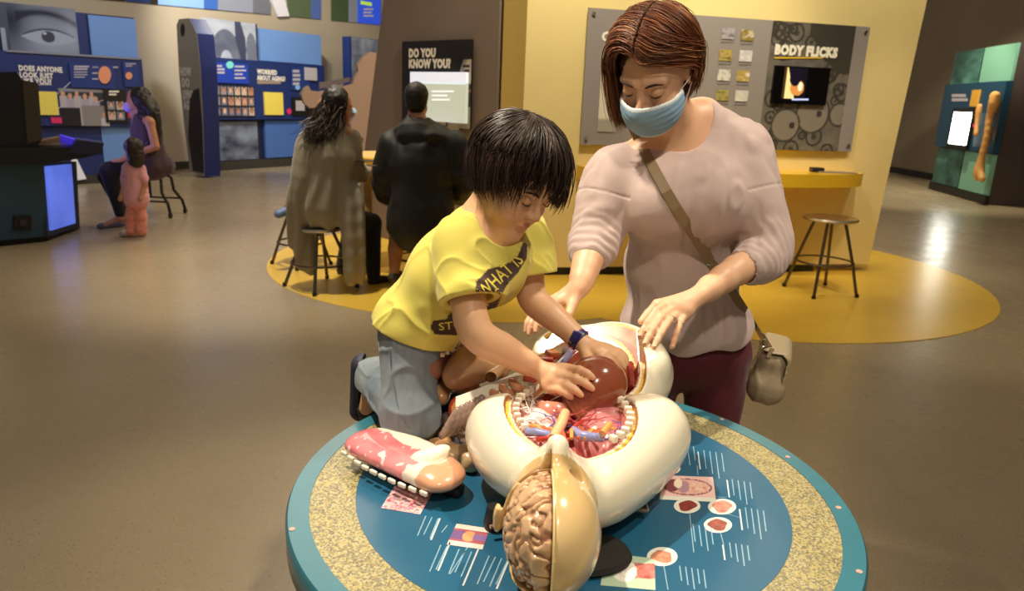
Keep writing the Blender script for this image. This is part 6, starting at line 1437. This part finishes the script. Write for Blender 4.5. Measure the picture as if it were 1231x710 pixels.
# child mostly hidden behind the olive wrap: one leg and blue shoe show
c3 = empty('person', tuple(atz(345, 320)), 'child hidden behind the woman in olive, only a leg and blue shoe showing', 'person')
Yc = 5.62
ck_, ca = A(362, 215, Yc), A(346, 248, Yc-.02); ch3 = A(396, 205, Yc)
def f(S): S.cap(ch3, ck_, .06, .045, k=.02).cap(ck_, ca, .042, .028, k=.02).cap(ch3, ch3+(.0, .0, .28), .085, .08, k=.03).cap(ch3+(0, 0, .28), ch3+(0, 0, .38), .04, .035).ell(ch3+(0, 0, .46), (.075, .085, .095))
b0, b1 = bb(ck_, ca, ch3, ch3+(0, 0, .5)); fig(c3, f, b0, b1)
def f(S): S.cap(ca+(0, 0, -.03), ca+(-.06, -.05, -.055), .038, .032, k=.02)
blob(c3, 'shoe', f, mat('blue shoe', '5F78A8', rough=.5), ca-.2, ca+.15, .008)
blob(c3, 'shirt', lambda S: S.cap(ch3+(0, 0, .02), ch3+(0, 0, .27), .105, .095), cloth_mat('child shirt grey', '8E8A90'), ch3-.2, ch3+.45, .012)

# woman at the console with a toddler
w4 = empty('person', tuple(atz(175, 268)), 'woman with long dark hair and mask sitting on the wheeled stool by the console', 'person')
Y = 7.15; hd = A(165, 121, Y); nk2 = A(172, 137, Y); ch = A(176, 158, Y); hp = A(182, 196, Y+.05); sl_ = A(180, 147, Y-.12); el_ = A(187, 176, Y-.16); hl = A(146, 192, Y-.22); sr_ = A(172, 147, Y+.16); er_ = A(160, 172, Y+.18); hr = A(161, 142, Y-.02)
kl, al_ = A(131, 205, Y-.18), A(145, 262, Y-.12); kr, ar = A(128, 212, Y+.1), A(150, 264, Y+.1)
fw = (-.93, -.30, -.30)
def f(S):
    simple_head(S, hd, fw, (-.1, 0, 1), .98); S.cap(hd+(.02, 0, -.06), nk2, .048, .05).cap(nk2, ch, .06, .105, k=.04).cap(ch, hp, .105, .13, k=.05).cap(nk2, sl_, .05, .048).cap(nk2, sr_, .05, .048).cap(sl_, el_, .042, .036).cap(sr_, er_, .042, .036).cap(el_, hl, .034, .022).cap(er_, hr, .034, .022)
    S.ell(hl+(-.05, 0, -.01), (.05, .03, .018)).ell(hr+(-.01, 0, .04), (.025, .03, .045)); S.cap(hp, kl, .085, .06, k=.03).cap(kl, al_, .055, .034).cap(hp, kr, .085, .06, k=.03).cap(kr, ar, .055, .034)
    for a_ in (al_, ar): S.cap(a_, a_+(-.13, -.06, -.07), .032, .026)
b0, b1 = bb(hd, hp, sl_, hl, kl, al_, ar, kr); fig(w4, f, b0, b1, .011)
def f(S): S.cap(nk2+(0, 0, -.07), ch, .10, .125, k=.04).cap(ch, hp, .125, .165, k=.06).cap(hp, hp+(.12, .05, -.02), .13, .08, k=.06)
b0, b1 = bb(nk2, ch, hp); blob(w4, 'top', f, cloth_mat('plum sleeveless top', '4A3A44'), b0, b1, .012, fold=(.005, 9, 3))
def f(S): S.cap(hp, kl, .11, .085, k=.03).cap(kl, al_+(0, 0, .05), .08, .05).cap(hp, kr, .11, .085, k=.03).cap(kr, ar+(0, 0, .05), .08, .05)
b0, b1 = bb(hp, kl, kr, al_, ar); blob(w4, 'trousers', f, cloth_mat('black leggings', '121114', bump=.1), b0, b1, .012)
for a_ in (al_, ar):
    def f(S): S.cap(a_+(-.01, 0, -.055), a_+(-.17, -.07, -.078), .038, .030, k=.02).plane((0, 0, .003), (0, 0, -1))
    b0, b1 = bb(a_, a_+(-.17, -.07, -.07), pad=.1); blob(w4, 'shoe', f, mat('flat shoe', '5C5460', rough=.6), b0, b1, .010)
hc4 = blob(w4, 'hair', lambda S: S.ell(hd+(.03, .01, .035), (.095, .092, .095)).curve([hd+(.08, 0, -.02), A(180, 140, Y-.03), A(183, 165, Y-.03), A(180, 182, Y-.08)], (.07, .075, .065, .03), 4, k=.05), mat('hair cap dark', '140E0B'), hd-(.25, .3, .65), hd+(.35, .3, .2), .010, fold=(.006, 18, 2))
blob(w4, 'face_mask', lambda S: S.ell(hd+(-.070, -.024, -.060), (.050, .062, .052)), mat('mask lilac', 'B8A0E8', rough=.8), hd-.2, hd+.1, .008)
t5 = empty('person', tuple(atz(165, 284)), 'toddler in pink shirt and coral trousers standing beside the seated woman', 'person')
Y = 6.62; hd = A(160, 180, Y); ch = A(161, 212, Y); hp = A(164, 238, Y); 
def f(S):
    simple_head(S, hd, (-.8, .5, .05), (0, 0, 1), .80); S.cap(hd+(0, 0, -.06), ch, .04, .085, k=.03).cap(ch, hp, .085, .088, k=.03)
    for s_, ex in ((-1, 150), (1, 174)): S.cap(A(161+s_*8, 203, Y), A(ex, 222, Y-.03), .032, .026).cap(A(ex, 222, Y-.03), A(ex-4, 236, Y-.08), .025, .02).sphere(A(ex-5, 239, Y-.09), .024)
    for x in (158, 170): S.cap(hp, A(x, 260, Y), .05, .038, k=.02).cap(A(x, 260, Y), A(x, 280, Y), .036, .03)
b0, b1 = bb(hd, hp, A(158, 284, Y), A(176, 240, Y)); fig(t5, f, b0, b1, .009)
def f(S): S.cap(ch+(0, 0, .06), hp+(0, 0, .01), .09, .112, k=.03).cap(A(153, 203, Y), A(150, 216, Y-.02), .048, .042).cap(A(169, 203, Y), A(173, 216, Y-.02), .048, .042)
b0, b1 = bb(hd, hp, ch); blob(t5, 'shirt', f, cloth_mat('pink jersey', 'DDA0A8'), b0, b1, .009, fold=(.003, 14, 3))
def f(S):
    S.ell(hp+(0, 0, -.03), (.10, .09, .08), k=.03)
    for x in (157.5, 170): S.cap(hp, A(x, 260, Y), .062, .052, k=.02).cap(A(x, 260, Y), A(x, 277, Y), .05, .046)
b0, b1 = bb(hp, A(158, 280, Y)); blob(t5, 'trousers', f, cloth_mat('coral print', 'DC8C7C', noise=.25), b0, b1, .009, fold=(.003, 14, 3))
for x in (156, 170):
    a_ = np.array(atz(x, 284.5)); 
    def f(S): S.cap(a_+(0, .03, .035), a_+(-.05, -.02, .03), .038, .034, k=.02).plane(a_+(0, 0, .002), (0, 0, -1))
    blob(t5, 'shoe', f, mat('pale shoe', 'B8A8A0', rough=.6), a_-.12, a_+.12, .008)
h5 = blob(t5, 'hair', lambda S: S.ell(hd+(.02, -.02, .03), (.082, .084, .085)).ell(hd+(.035, -.035, -.07), (.072, .066, .09), k=.04), mat('hair brown', '2A1A12', rough=.5), hd-.3, hd+.2, .009, fold=(.004, 24, 2))
# wheeled stool
wl_ = empty('wheeled_stool', tuple(atz(190, 262)), 'low black wheeled stool under the woman by the console', 'stool')
wc = atz(188, 258); sz = .50
MB().lathe([(.17, sz-.05), (.20, sz-.045), (.20, sz-.005), (.16, sz)], (wc.x, wc.y, 0), 28).build('seat', M_black, wl_, smooth=True)
MB().tube([(wc.x-.06, wc.y, sz-.04), (wc.x-.06, wc.y, .2)], .028, 12).build('post', M_black, wl_)
for sx, sy in ((1, -1), (1, 1), (-1, -1), (-1, 1)):
    MB().tube([(wc.x+sx*.08, wc.y+sy*.08, sz-.05), (wc.x+sx*.14, wc.y+sy*.12, sz-.10), (wc.x+sx*.15, wc.y+sy*.14, .26), (wc.x+sx*.22, wc.y+sy*.17, .15), (wc.x+sx*.24, wc.y+sy*.18, .05)], .016, 8).build('leg', M_black, wl_, smooth=True)
    MB().tube([(wc.x+sx*.24-.012, wc.y+sy*.18, .028), (wc.x+sx*.24+.012, wc.y+sy*.18, .028)], .028, 14).build('caster', M_black, wl_)
for z_, s_ in ((.17, -1), (.17, 1)): MB().tube([(wc.x-.2, wc.y+s_*.16, z_), (wc.x+.2, wc.y+s_*.16, z_)], .011, 6).build('crossbar', M_black, wl_)
